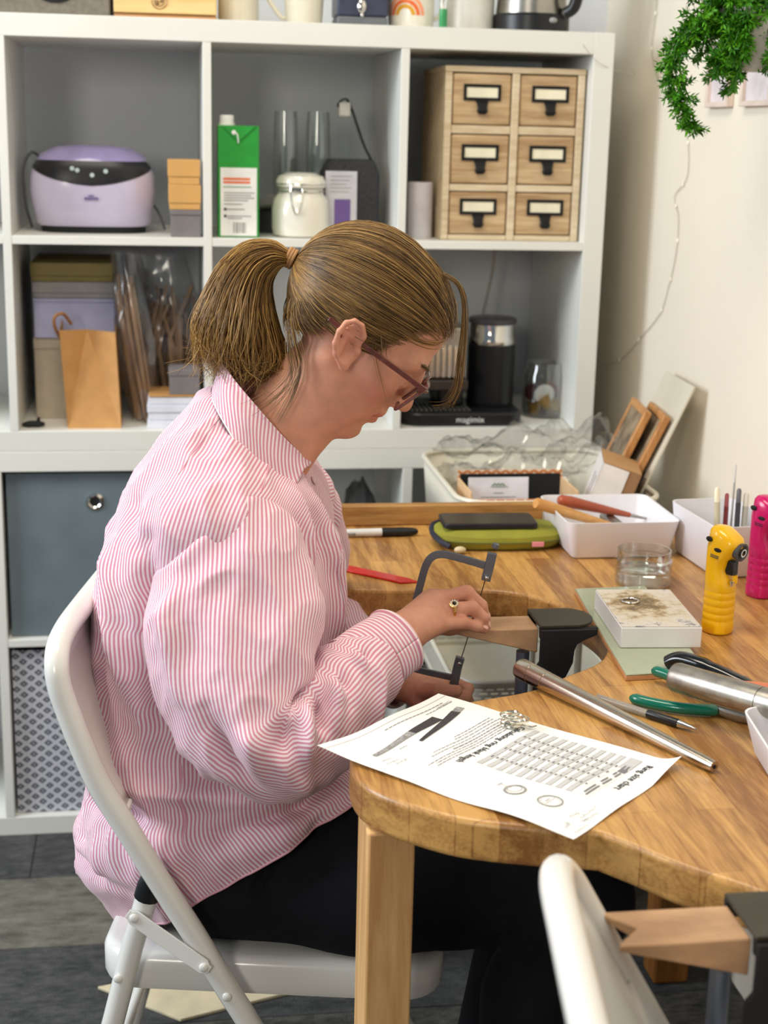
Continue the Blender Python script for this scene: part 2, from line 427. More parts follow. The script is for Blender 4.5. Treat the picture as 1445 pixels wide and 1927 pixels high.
for r0, r1, c in ((.012, .019, (214, 156, 30)), (.021, .028, (226, 108, 50)), (.030, .037, (240, 160, 120))):
    v = []; f = []
    for i, a in enumerate(np.linspace(0, PI, 15)):
        for r in (r0, r1):
            x = r * math.cos(a); z = .024 + r * math.sin(a)
            th = -PI / 2 - .42 + x / .0428; v.append((-.354 + .0428 * math.cos(th), .12 + .0428 * math.sin(th), TOP + z))
        if i: f.append((2 * i - 2, 2 * i - 1, 2 * i + 1, 2 * i))
    mb = MB(); mb.add(v, f); mb.build('rainbow_stripe', M('print_%d' % c[1], rgb(*c), .35), t)
t = thing('bottle', 'tiny clear bottle with green base on top of shelf', 'bottle', (-.302, .075, TOP))
MB().lathe([(.0065, .0002), (.0075, .002), (.0075, .036), (.007, .036)], (-.302, .075, TOP), 16).build('green_base', M('green_glass', rgb(62, 150, 92), .2, var=.05), t)
MB().lathe([(.0074, .036), (.0074, .075), (.004, .085), (.004, .1)], (-.302, .075, TOP), 16).build('neck', GLASS, t)
tag(MB().lathe([(.042, 0), (.046, .003), (.046, .15), (.043, .155), (.02, .157)], (-.241, .14, TOP), 36).build('canister', M('pale_grey_glaze', rgb(212, 210, 202), .35)), 'pale grey canister between mug and kettle on top shelf', 'canister')
t = thing('electric_kettle', 'steel electric kettle with black base on top of shelf', 'kettle', (-.128, .12, TOP))
MB().lathe([(.066, 0), (.071, .003), (.071, .03), (.068, .034)], (-.128, .12, TOP), 48).build('base', BLACKP, t)
MB().lathe([(.066, .0345), (.064, .06), (.056, .17), (.05, .19), (.01, .195)], (-.128, .12, TOP), 48).build('kettle_body', STEEL, t)
MB().tube(bez([(-.075, .07, TOP + .036), (-.062, .058, TOP + .05), (-.058, .052, TOP + .1), (-.07, .066, TOP + .16)], 6), .011, 12).build('handle', BLACKP, t)
MB().ell((-.103, .053, TOP + .022), (.008, .004, .005)).build('switch', M('grey_switch', rgb(150, 150, 148), .3), t)

# ================================================================ upper left cube: ultrasonic cleaner
Z1 = 1.149
def sup(cx, cy, rx, ry, z, e=3.2, n=64):
    out = []
    for k in range(n):
        a = 2 * PI * k / n; c, s = math.cos(a), math.sin(a)
        out.append(Vector((cx + rx * math.copysign(abs(c) ** (2 / e), c), cy + ry * math.copysign(abs(s) ** (2 / e), s), z)))
    return out
def cleaner():
    cx, cy = -.936, .145
    t = thing('ultrasonic_cleaner', 'lilac ultrasonic cleaner with black control panel on shelf', 'cleaner', (cx, cy, Z1))
    LIL = M('lilac_plastic', rgb(196, 188, 214), .22, var=.015, coat=.3)
    prof = [(.098, .068, .012), (.104, .073, .018), (.111, .08, .05), (.114, .082, .075), (.112, .081, .1), (.106, .078, .118), (.098, .074, .128)]
    rx = lambda z: np.interp(z, [p[2] for p in prof], [p[0] for p in prof]); ry = lambda z: np.interp(z, [p[2] for p in prof], [p[1] for p in prof])
    MB().loft([sup(cx, cy, a, b, Z1 + z) for a, b, z in prof]).build('housing', LIL, t)
    MB().loft([sup(cx, cy, .094, .064, Z1 + .0003), sup(cx, cy, .096, .066, Z1 + .012)]).build('base_plate', BLACKM, t)
    MB().loft([sup(cx, cy, .100, .075, Z1 + .1285, 2.8), sup(cx, cy, .094, .07, Z1 + .138, 2.6), sup(cx, cy, .07, .052, Z1 + .151, 2.4), sup(cx, cy, .03, .02, Z1 + .156, 2)]).build('lid', M('purple_lid', rgb(150, 142, 186), .2, coat=.3), t)
    v = []; f = []; n = 40; kz = 6
    for i in range(n + 1):
        a = PI + .12 + (PI - .24) * i / n
        c, s = math.cos(a), math.sin(a); q = abs(c)
        zl = .115 - .03 * max(0, 1 - q / .97) ** .8; zh = .128
        for j in range(kz + 1):
            z = zl + (zh - zl) * j / kz
            e = 3.2; v.append((cx + (rx(z) + .0012) * math.copysign(abs(c) ** (2 / e), c), cy + (ry(z) + .0012) * math.copysign(abs(s) ** (2 / e), s), Z1 + z))
            if i and j: f.append(((i - 1) * 7 + j - 1, i * 7 + j - 1, i * 7 + j, (i - 1) * 7 + j))
    mb = MB(); mb.add(v, f); pan = mb.build('control_panel', BLACKP, t)
    for x, z in ((-.033, .115), (-.024, .112), (.002, .104), (.026, .111)):
        zz = z; y = cy - (ry(zz) + .002) * (1 - abs(x / rx(zz)) ** 3.2) ** (1 / 3.2)
        MB().lathe([(.004, -.001), (.004, .001), (.001, .0013)], n=14, Mx=RT((cx + x, y, Z1 + zz), rx=PI / 2)).build('button', M('pale_button', rgb(190, 205, 205), .3), t)
    mb = MB(); y = cy - .083
    mb.box(cx - .013, cx + .012, y - .0006, y, Z1 + .061, Z1 + .065); mb.box(cx - .006, cx + .004, y - .0006, y, Z1 + .067, Z1 + .069)
    mb.build('logo_print', M('violet_ink', rgb(104, 92, 140), .5), t)
    MB().tube(bez([(-1.03, .17, Z1 + .13), (-1.047, .16, Z1 + .14), (-1.062, .155, Z1 + .11), (-1.06, .15, Z1 + .05), (-1.05, .16, Z1 + .004)], 6), .0028, 8).build('power_cable', M('grey_cable', rgb(84, 86, 92), .5), t)
    MB().tube(bez([(-.828, .18, Z1 + .05), (-.815, .16, Z1 + .03), (-.806, .15, Z1 + .004)], 6), .0022, 8).build('power_cable', M('grey_cable_b', rgb(84, 86, 92), .5), t)
cleaner()
def lidbox(label, x0, x1, y0, y1, z0, z1, mat, seam=.5, group=None, name='gift_box', rz=0):
    t = thing(name, label, 'box', ((x0 + x1) / 2, (y0 + y1) / 2, z0), rz, group)
    h = z0 + (z1 - z0) * seam
    B(x0 + .0012, x1 - .0012, y0 + .0012, y1 - .0012, z0 + .0002, h).build('box_base', mat, t, bevel=.0008)
    B(x0, x1, y0, y1, h + .0004, z1).build('lid', mat, t, bevel=.001)
    return t
TANB = M('tan_card', rgb(206, 158, 92), .65, var=.03)
lidbox('small grey box under two tan boxes beside the cleaner', -.797, -.742, .012, .085, Z1, 1.197, GREYB, .8)
lidbox('small tan box in the middle of the stack beside the cleaner', -.799, -.742, .014, .086, 1.1972, 1.241, TANB, .25)
lidbox('small tan box topmost of the stack beside the cleaner', -.800, -.743, .015, .086, 1.2412, 1.284, TANB, .3)
# ================================================================ upper middle cube
def carton():
    x0, x1, y0, y1 = -.711, -.638, .022, .085
    t = thing('drink_carton', 'green and white drink carton with white screw cap', 'carton', ((x0 + x1) / 2, (y0 + y1) / 2, Z1))
    GRN = M('green_carton', rgb(44, 150, 58), .3, var=.06, scale=40)
    WC = M('white_carton', rgb(232, 232, 228), .3)
    B(x0, x1, y0, y1, Z1 + .0002, 1.345).build('carton_body', GRN, t, bevel=.0015)
    y = y0 - .0003
    def pr(n, ax0, ax1, az0, az1, mt, d=.0004): return B(ax0, ax1, y - d, y, az0, az1).build(n, mt, t)
    pr('white_panel', x0 + .004, x1 - .004, Z1 + .003, 1.272, WC)
    OR = M('orange_print', rgb(226, 112, 60), .5); GR = M('grey_print', rgb(130, 128, 132), .5)
    for z in (1.2525, 1.2465): pr('print_line', x0 + .009, x1 - .016, z - .002, z + .002, OR, .0008)
    pr('print_line', x0 + .009, x1 - .014, 1.2375, 1.239, M('green_print', rgb(70, 140, 90), .5), .0008)
    for i, z in enumerate((1.228, 1.2235, 1.219, 1.2145, 1.208, 1.199, 1.187, 1.183)): pr('print_line', x0 + .010 + (.006 if i > 4 else 0), x1 - (.008, .014, .008, .02, .03, .026, .014, .03)[i], z - .0008, z + .0008, GR, .0008)
    for z in (1.199, 1.187): MB().lathe([(.0028, 0), (.0028, .0004)], n=14, Mx=RT((x0 + .0125, y - .0004, z), rx=PI / 2)).build('print_dot', M('plum_dot', rgb(80, 40, 70), .5), t)
    for i, wd in enumerate((1, .6, 1.4, .6, 1, .5, 1.2, .8, .5)): pr('barcode_bar', x0 + .027 + i * .0027, x0 + .027 + i * .0027 + wd * .001, Z1 + .008, Z1 + .027, INK, .0008)
    mb = MB(); mb.add([(x0 + .006, y - .002, 1.3445), (x1 - .006, y - .002, 1.3445), ((x0 + x1) / 2, y - .0025, 1.318), (x0 + .006, y, 1.3445), (x1 - .006, y, 1.3445), ((x0 + x1) / 2, y, 1.318)], [(0, 1, 2), (0, 2, 5, 3), (1, 4, 5, 2), (0, 3, 4, 1), (3, 5, 4)]); mb.build('folded_flap', GRN, t)
    MB().lathe([(.0145, 0), (.0145, .004), (.0125, .0045), (.0125, .0165), (.0115, .018)], (-.694, .05, 1.345), 28).build('screw_cap', M('white_cap', rgb(225, 225, 222), .35), t)
    mb = MB(); mb.tube(bez([(-.682, y - .003, 1.332), (-.677, y - .003, 1.33), (-.675, y - .003, 1.315)], 5), .0012, 6); mb.ell((-.683, y - .003, 1.333), (.004, .001, .004)); mb.build('tear_tag', WC, t)
carton()
for i, (x, lab) in enumerate(((-.577, 'tall clear glass tumbler beside the green carton'), (-.515, 'tall clear glass tumbler beside the charcoal felt bag'))):
    tag(MB().lathe([(.019, 0), (.022, .003), (.024, .1), (.0225, .2), (.0208, .225), (.0196, .225), (.0212, .2), (.0225, .1), (.0205, .008), (.002, .006)], (x, .19, Z1), 36).build('glass_tumbler', GLASS), lab, 'glass', 'tall tumblers on shelf')
def clipjar():
    c = (-.558, .075, Z1)
    t = thing('clip_top_jar', 'white storage jar with wire clip lid on shelf', 'jar', c)
    JW = M('white_jar', rgb(228, 224, 210), .18, var=.02, coat=.4)
    MB().lathe([(.044, 0), (.05, .003), (.053, .015), (.053, .05), (.049, .068), (.042, .078), (.041, .086), (.043, .088)], c, 48).build('jar_body', JW, t)
    MB().lathe([(.0435, .0885), (.0455, .091), (.0455, .1), (.041, .109), (.025, .115), (.004, .116)], c, 48).build('jar_lid', JW, t)
    mb = MB(); x, y, z = c
    ring = lambda r, h: [(x + r * math.cos(a), y + r * math.sin(a), z + h) for a in np.linspace(0, 2 * PI, 36, endpoint=False)]
    mb.tube(ring(.0440, .083), .0012, 6, closed=True); mb.tube(ring(.0462, .0955), .0008, 6, closed=True)
    for s in (-1, 1):
        mb.tube(bez([(x - .012 + s * .010, y - .045, z + .094), (x - .012 + s * .011, y - .052, z + .08), (x - .012 + s * .008, y - .056, z + .06), (x - .012 + s * .003, y - .057, z + .045), (x - .012, y - .057, z + .042)], 5), .0012, 6)
    mb.box(x - .024, x + .0, y - .0485, y - .0455, z + .084, z + .089)
    mb.build('wire_clip', CHROME, t)
clipjar()
t = thing('mug', 'white mug with handle hidden behind the clip jar', 'mug', (-.54, .155, Z1))
MB().lathe([(.026, 0), (.03, .003), (.031, .02), (.031, .088), (.028, .088), (.027, .008)], (-.533, .155, Z1), 32).build('mug_body', CREAM, t)
MB().tube(bez([(-.505, .14, Z1 + .075), (-.492, .128, Z1 + .074), (-.484, .12, Z1 + .05), (-.49, .126, Z1 + .022), (-.506, .14, Z1 + .014)], 6), .005, 10).build('handle', CREAM, t)
t = thing('saucepan_lid', 'grey lid leaning behind the clip jar on shelf', 'lid', (-.60, .14, Z1))
Mx = RT((-.592, .185, Z1 + .064), ry=math.radians(-16), rx=math.radians(6))
MB().lathe([(.05, -.006), (.054, -.003), (.054, .002), (.03, .007), (.004, .008)], n=40, Mx=Mx).build('lid_disc', M('grey_lid', rgb(160, 158, 150), .3, .3), t)
MB().lathe([(.038, 0), (.04, .002), (.04, .052), (.037, .053)], (-.60, .185, Z1), 32).build('lid_holder', M('dark_cup', rgb(70, 72, 74), .4), t)
def feltbag():
    t = thing('felt_bag', 'charcoal felt bag with strap and purple label on shelf', 'bag', (-.462, .14, Z1))
    F = M('charcoal_felt', rgb(52, 52, 54), .95, var=.2, scale=180, bump=.4, bscale=700)
    rings = [rrect(-.513, -.409, .09, .19, .008), rrect(-.513, -.409, .09, .19, .008), rrect(-.505, -.414, .10, .185, .008), rrect(-.498, -.418, .11, .175, .008)]
    MB().loft([[(x, y, Z1 + z) for x, y in r] for r, z in zip(rings, (.0003, .112, .13, .14))]).build('bag_body', F, t)
    B(-.511, -.452, .0875, .0890, Z1 + .0003, 1.268).build('label_card', M('pale_label', rgb(196, 196, 202), .5), t, bevel=.0004)
    B(-.494, -.464, .0865, .0873, Z1 + .02, 1.217).build('label_print', M('purple_print', rgb(108, 84, 146), .5), t)
    for i in range(5): B(-.502, -.462 - (i % 3) * .005, .0868, .0874, 1.258 - i * .007, 1.2595 - i * .007).build('label_line', GREYINK, t)
    p = bez([(-.418, .135, 1.285), (-.432, .135, 1.31), (-.446, .135, 1.345), (-.458, .135, 1.378), (-.47, .135, 1.398), (-.484, .135, 1.388), (-.478, .135, 1.376)], 6)
    mb = MB(); rings = []
    for i, q in enumerate(p):
        d = (p[min(i + 1, len(p) - 1)] - p[max(i - 1, 0)]).normalized(); nn = Vector((d.z, 0, -d.x)) * .0012; wv = Vector((0, .011, 0))
        rings.append([q - nn - wv, q + nn - wv, q + nn + wv, q - nn + wv])
    mb.loft(rings); mb.build('strap', M('black_strap', rgb(34, 34, 36), .7), t)
    B(-.484, -.462, .122, .148, 1.366, 1.392, None).build('strap_end', M('cream_tab', rgb(205, 200, 190), .6), t, bevel=.003)
feltbag()

# ================================================================ upper right cube: six-drawer cabinet
def drawers():
    x0, x1, y0, y1, z0, z1 = -.302, -.042, .03, .26, Z1, 1.459
    t = thing('drawer_cabinet', 'small distressed wooden cabinet with six labelled drawers', 'cabinet', ((x0 + x1) / 2, .145, z0))
    FR = wood('whitewashed_frame', rgb(196, 172, 136), rgb(222, 206, 176), 'X', 10, .7, fine=.5)
    DW = wood('distressed_drawer', rgb(166, 132, 92), rgb(208, 180, 140), 'X', 9, .65, fine=.4, dist=1.5)
    xs = [(x0, x0 + .013), (-.178, -.164), (x1 - .013, x1)]
    for a, b in xs: B(a, b, y0 if True else 0, y1, z0 + .0002, z1 - .011).build('upright', FR, t, bevel=.0015)
    B(x0 - .001, x1 + .001, y0 - .001, y1, z1 - .0108, z1).build('cabinet_top', FR, t, bevel=.002)
    B(x0 + .014, x1 - .014, y1 - .006, y1 - .001, z0 + .001, z1 - .012).build('back_panel', FR, t)
    rows = [(1.357, 1.446), (1.252, 1.339), (1.1605, 1.2365)]
    bars = [(1.3405, 1.3555), (1.238, 1.2505), (z0 + .0003, 1.159)]
    BK = M('black_iron', rgb(26, 26, 28), .45, .4)
    LC = M('cream_card', rgb(236, 230, 204), .6)
    for a, b in bars:
        for cx0, cx1 in ((x0 + .0135, -.1785), (-.1635, x1 - .0135)): B(cx0, cx1, y0 + .001, y1 - .01, a, b).build('rail', FR, t, bevel=.0015)
    for r, (a, b) in enumerate(rows):
        for c, (p, q) in enumerate(((x0 + .015, -.180), (-.162, x1 - .015))):
            d = B(p, q, y0 + .002, y0 + .20, a, b).build('drawer', DW, t, bevel=.003)
            cx = (p + q) / 2 + (.003 if c else 0); cz = (a + b) / 2 + .012; yy = y0 + .0018
            mb = MB(); w2, h2, tk = .0345, .0145, .0055
            mb.box(cx - w2, cx + w2, yy - .003, yy, cz + h2 - tk, cz + h2); mb.box(cx - w2, cx + w2, yy - .003, yy, cz - h2, cz - h2 + tk)
            mb.box(cx - w2, cx - w2 + tk, yy - .003, yy, cz - h2 + tk, cz + h2 - tk); mb.box(cx + w2 - tk, cx + w2, yy - .003, yy, cz - h2 + tk, cz + h2 - tk)
            mb.build('label_holder', BK, d, bevel=.0006)
            B(cx - w2 + tk, cx + w2 - tk, yy - .0012, yy, cz - h2 + tk, cz + h2 - tk).build('label_card', LC, d)
            mb = MB()
            mb.loft([[(cx - s * k, yy - dd, cz - h2 - .0002 - zz), (cx + s * k, yy - dd, cz - h2 - .0002 - zz), (cx + s * k, yy, cz - h2 - .0002 - zz), (cx - s * k, yy, cz - h2 - .0002 - zz)] for s, k, dd, zz in ((1, .012, .003, 0), (1, .0095, .007, .006), (1, .008, .011, .013), (1, .0095, .012, .018), (1, .006, .009, .0235))])
            mb.build('pull_tab', BK, d, bevel=.001)
drawers()
tag(MB().lathe([(.0225, 0), (.0235, .002), (.0235, .1), (.022, .102), (.004, .102)], (-.333, .085, Z1), 28).build('canister', M('lavender_white', rgb(214, 210, 218), .5)), 'white cylinder canister beside the drawer cabinet', 'canister')
B0 = None
# ================================================================ middle left cube
Z0 = .799
lidbox('beige box at the bottom of the stack behind kraft bag', -1.052, -.902, .12, .33, Z0, .9525, M('beige_card', rgb(176, 166, 148), .7), .86)
lidbox('lilac box in the stack behind the kraft bag', -1.050, -.900, .115, .33, .9528, 1.0265, M('lilac_card', rgb(176, 178, 214), .6), .9)
lidbox('pale grey box in the stack under the olive lid', -1.051, -.899, .118, .33, 1.0268, 1.0565, M('pale_grey_card', rgb(158, 156, 156), .7), .3)
lidbox('olive yellow box on top of the stack in the shelf', -1.053, -.903, .12, .33, 1.0568, 1.0915, M('olive_card', rgb(134, 122, 74), .7), .3)
def kraftbag():
    t = thing('paper_bag', 'brown kraft paper bag with twisted handles on shelf', 'paper bag', (-.94, .09, Z0))
    yf, yb = .022, .15; zt = .978
    bl, br, tl, tr = -.987, -.891, -.998, -.899
    cr = -.943
    v = [(bl, yf, Z0), (br, yf, Z0), (br, yb, Z0), (bl, yb, Z0), (tl, yf + .012, zt), (tr, yf + .02, zt - .004), (tr, yb, zt + .014), (tl, yb, zt + .016), (cr, yf + .014, Z0 + .048), (cr - .008, yf + .058, zt - .004), (cr, yb, Z0), (cr, yb, zt)]
    f = [(0, 1, 8), (0, 8, 9, 4), (1, 5, 9, 8), (1, 2, 6, 5), (0, 4, 7, 3), (2, 10, 11, 6), (10, 3, 7, 11), (0, 3, 10, 2, 1)]
    mb = MB(); mb.add(v, f); mb.build('bag_body', KRAFT, t, smooth=0, solid=.0008)
    HK = M('twisted_paper', rgb(150, 104, 66), .8, var=.15, scale=200)
    MB().tube(bez([(tl + .002, yf + .03, zt - .02), (tl - .008, yf + .01, zt + .008), (tl - .006, yf + .004, zt + .026), (tl + .008, yf + .01, zt + .03), (tl + .02, yf + .03, zt + .01)], 6), .0032, 8).build('handle', HK, t)
    MB().tube(bez([(-.96, yb - .004, zt - .02), (-.955, yb - .004, zt + .03), (-.93, yb - .004, zt + .03), (-.925, yb - .004, zt - .02)], 6), .003, 8).build('handle', HK, t)
kraftbag()
def stems():
    t = thing('wrapped_stems', 'clear plastic bag holding brown dried stems on shelf', 'plastic bag', (-.86, .09, Z0))
    BR = M('dried_stem', rgb(140, 112, 86), .8, var=.25, scale=60, stretch=(1, 1, .15))
    rnd = random.Random(4); 
    mb = MB()
    for k in range(26):
        a = rnd.uniform(0, 2 * PI); r = .02 * math.sqrt(rnd.random())
        x, y = -.875 + r * math.cos(a), .09 + r * math.sin(a)
        h = rnd.uniform(.2, .275)
        mb.tube([(x + .028 - .0, y, Z0 + .004), (x + .010, y + rnd.uniform(-.006, .006), Z0 + h * .5), (x - .006, y, Z0 + h)], [.003, .0045, .0036], 6)
    mb.build('stem_bundle', BR, t)
    mb = MB()
    for k in range(34):
        x = rnd.uniform(-.845, -.755); y = rnd.uniform(.14, .2); h = rnd.uniform(.17, .26)
        mb.tube([(x, y, Z0 + .004), (x + rnd.uniform(-.02, .02), y, Z0 + h * .6), (x + rnd.uniform(-.03, .03), y, Z0 + h)], [.004, .005, .0035], 6)
    mb.build('stem_bundle', BR, t)
    mb = MB()
    def bag(cx, cy, rx, ry, z0, z1, sd):
        rings = []
        for i in range(26):
            u = i / 25; z = z0 + (z1 - z0) * u; ring = []
            for j in range(36):
                a = 2 * PI * j / 36
                e = 1 + .28 * mnoise.noise(Vector((math.cos(a) * 2.2 + sd, math.sin(a) * 2.2, u * 5))) + .16 * abs(mnoise.noise(Vector((math.cos(a) * 5, math.sin(a) * 5 + sd, u * 11))))
                fl = .8 + .35 * math.sin(PI * min(u * 1.1, 1)) + .3 * max(0, u - .8)
                ring.append((cx + (.02 - .03 * u) + rx * fl * e * math.cos(a), cy + ry * (fl * (1 - .8 * max(0, u - .75) * 4 * .25)) * e * math.sin(a), z))
            rings.append(ring)
        mb.loft(rings, cap=False)
    bag(-.868, .09, .031, .03, Z0 + .002, 1.115, 1.7); bag(-.80, .165, .05, .036, Z0 + .064, 1.105, 5.1)
    mb.build('plastic_film', FILM, t, smooth=50)
stems()
LAV = M('white_envelope', rgb(222, 224, 236), .6)
for i in range(4):
    tag(B(-.843 + .002 * (i % 2), -.742 + .0015 * (i % 3) - .002, .02 + .002 * (i % 2), .12, Z0 + .0002 + i * .0146, Z0 + .0142 + i * .0146).build('card_pack', LAV, bevel=.001), ['bottom white card pack of the stack beside the plastic bag', 'second white card pack from the bottom of the stack', 'third white card pack from the bottom of the stack', 'topmost white card pack of the stack under the tan board'][i], 'card pack', 'white card packs')
tag(B(-.84, -.744, .02, .12, .8578, .8605).build('card_sheet', KRAFT, bevel=.0005), 'thin tan card sheet on the white card packs', 'card')
lidbox('small grey box on the white card packs in shelf', -.803, -.745, .024, .1, .8607, .907, GREYB, .75)
mb = MB(); mb.tube(bez([(-1.07, .04, Z0 + .004), (-1.05, .035, Z0 + .007), (-1.03, .04, Z0 + .005)], 5), [.003, .004, .005, .006, .006, .006, .006, .006, .005, .004, .003], 8); mb.tube([(-1.045, .05, Z0 + .004), (-1.04, .042, Z0 + .016)], .003, 8)
tag(mb.build('binder_clip', BLACKM), 'small black clip lying in the shelf left of the kraft bag', 'clip')

# ================================================================ middle right cube: coffee things
def coffee():
    t = thing('coffee_machine', 'black coffee machine base with steel head on shelf', 'coffee machine', (-.26, .12, Z0))
    out = rrect(-.366, -.128, .022, .20, .04, 8)
    MB().prism(out, Z0 + .0003, Z0 + .026).build('base', BLACKP, t, bevel=.004)
    mb = MB()
    for i in range(14): mb.box(-.355 + i * .0092, -.350 + i * .0092, .045, .12, Z0 + .0265, Z0 + .0285)
    mb.build('drip_grille', M('grey_grille', rgb(110, 108, 102), .4, .5), t)
    v, f = text_verts('magimix', .0165, 'CENTER'); mb = MB()
    mb.add([(-.235 + p[0], .0213, Z0 + .008 + p[1]) for p in v], f); mb.build('logo_text', M('white_print', rgb(225, 225, 222), .5), t)
    B(-.285, -.235, .09, .2, Z0 + .0265, .862).build('column', BLACKP, t, bevel=.006)
    B(-.375, -.235, .05, .2, .8622, .884).build('head_underside', M('dark_brown_plastic', rgb(54, 44, 40), .4), t, bevel=.004)
    mb = MB()
    mb.box(-.372, -.238, .056, .2, .8842, .985)
    mb.build('machine_head', STEEL, t, bevel=.006)
    mb = MB()
    for i in range(11): mb.box(-.368 + i * .0115, -.362 + i * .0115, .052, .0558, .888, .95)
    mb.build('head_rib', CHROME, t, bevel=.001)
    c = (-.176, .125, Z0 + .0265)
    t2 = thing('milk_frother', 'black ribbed milk frother with steel collar on shelf', 'milk frother', c)
    prof = [(.045, 0)]
    for i in range(22):
        z = .004 + i * .0052; prof += [(.0462, z), (.0462, z + .0036), (.0452, z + .0042), (.0452, z + .0050)]
    prof += [(.045, .1195)]
    MB().lathe(prof, c, 56).build('ribbed_body', BLACKP, t2)
    MB().lathe([(.0455, .1198), (.0465, .124), (.0465, .13), (.044, .134), (.044, .158)], c, 56).build('steel_collar', CHROME, t2)
    MB().lathe([(.0445, .1583), (.047, .161), (.047, .168), (.044, .17), (.005, .171)], c, 56).build('lid', M('smoked_lid', rgb(66, 64, 70), .25), t2)
    c = (-.066, .13, Z0)
    t3 = thing('glass_jar', 'clear glass jar with coffee pods on shelf', 'jar', c)
    MB().lathe([(.036, .001), (.042, .003), (.043, .02), (.043, .085), (.037, .098), (.036, .108), (.034, .108), (.035, .098), (.041, .084), (.041, .02), (.039, .006), (.002, .005)], c, 48).build('jar_glass', GLASS, t3)
    pods = [(-.02, -.01, .018, (150, 110, 50)), (.018, -.012, .02, (196, 160, 90)), (0, .016, .018, (90, 50, 40)), (-.02, .005, .048, (96, 44, 36)), (.02, .008, .05, (150, 90, 70)), (0, -.02, .03, (170, 130, 60))]
    for i, (x, y, z, cl) in enumerate(pods):
        MB().lathe([(.009, -.012), (.014, .006), (.016, .008), (.016, .01), (.004, .011)], n=20, Mx=RT((c[0] + x, c[1] + y, c[2] + z), rx=.7 * i, ry=.5 * i)).build('coffee_pod', M('pod_%d' % i, rgb(*cl), .35, .5), t3)
    MB().lathe([(.004, -.001), (.0195, -.001), (.0205, .001), (.004, .002)], n=28, Mx=RT((c[0] - .004, c[1] - .022, c[2] + .047), rx=PI / 2 + .15)).build('coffee_pod', M('white_pod_lid', rgb(228, 226, 222), .3), t3)
    tag(MB().tube(bez([(-.138, .3, 1.133), (-.14, .3, 1.08), (-.152, .29, 1.02), (-.17, .27, .94), (-.16, .26, .85), (-.13, .26, Z0 + .004)], 6), .0028, 8).build('power_cable', M('pale_grey_cable', rgb(170, 164, 152), .5)), 'pale grey cable hanging behind the milk frother', 'cable')
coffee()
# ================================================================ trolley between bench and shelf
def trolley():
    x0, x1, y0, y1 = -.338, .005, -.425, -.015
    t = thing('utility_trolley', 'white three-tier metal utility trolley behind the bench', 'trolley', ((x0 + x1) / 2, (y0 + y1) / 2, 0))
    mesh = bpy.data.materials.new('perforated_cream'); mesh.use_nodes = True
    N = mesh.node_tree.nodes; L = mesh.node_tree.links; b = N['Principled BSDF']; b.inputs['Base Color'].default_value = rgb(214, 210, 196); b.inputs['Roughness'].default_value = .4
    tc = N.new('ShaderNodeTexCoord'); sp = N.new('ShaderNodeSeparateXYZ'); L.new(tc.outputs['Object'], sp.inputs[0])
    ad = N.new('ShaderNodeMath'); ad.operation = 'ADD'; L.new(sp.outputs['X'], ad.inputs[0]); L.new(sp.outputs['Y'], ad.inputs[1])
    cb = N.new('ShaderNodeCombineXYZ'); L.new(ad.outputs[0], cb.inputs[0]); L.new(sp.outputs['Z'], cb.inputs[1])
    br = N.new('ShaderNodeTexBrick'); br.inputs['Scale'].default_value = 1; br.inputs['Brick Width'].default_value = .018; br.inputs['Row Height'].default_value = .0085; br.inputs['Mortar Size'].default_value = .0028; br.inputs['Mortar Smooth'].default_value = 0
    br.inputs['Color1'].default_value = br.inputs['Color2'].default_value = (0, 0, 0, 1); br.inputs['Mortar'].default_value = (1, 1, 1, 1)
    L.new(cb.outputs[0], br.inputs['Vector'])
    # plain band near the rims, slots between
    L.new(br.outputs['Color'], b.inputs['Alpha'])
    for z1, dep, perf in ((.76, .09, False), (.45, .075, True), (.125, .09, False)):
        mb = MB(); rings = []
        lo = z1 - dep
        def R(i, z): return [(x, y, z) for x, y in rrect(x0 + i, x1 - i, y0 + i, y1 - i, .055 - i, 8)]
        if perf:
            sd = MB().loft([R(.006, lo + .012), R(.001, z1 - .012)], cap=False).build('tier_mesh', mesh, t)
            mb.loft([R(.007, lo), R(.006, lo + .012)], cap=False); mb.loft([R(.001, z1 - .012), R(0, z1)], cap=False)
        else: mb.loft([R(.007, lo), R(0, z1)], cap=False)
        mb.loft([R(.007, lo - .0015), R(.007, lo)], cap=True)
        mb.build('tier', CREAM, t, solid=.0012)
        MB().tube(R(0, z1), .0045, 8, closed=True).build('rim', CREAM, t)
    for xx in (-.21, -.13):
        for yy in (y0 - .006, y1 + .006):
            MB().tube([(xx, yy, .05), (xx, yy, .755)], .006, 10).build('post', CREAM, t)
    for xx in (x0 + .03, x1 - .03):
        for yy in (y0 + .04, y1 - .04):
            MB().lathe([(.016, -.008), (.018, -.004), (.018, .004), (.016, .008)], n=20, Mx=RT((xx, yy, .0185), ry=PI / 2)).build('castor', BLACKP, t)
            MB().tube([(xx, yy, .019), (xx, yy, .035)], .004, 8).build('castor_stem', STEEL, t)
trolley()
FLO = .6705
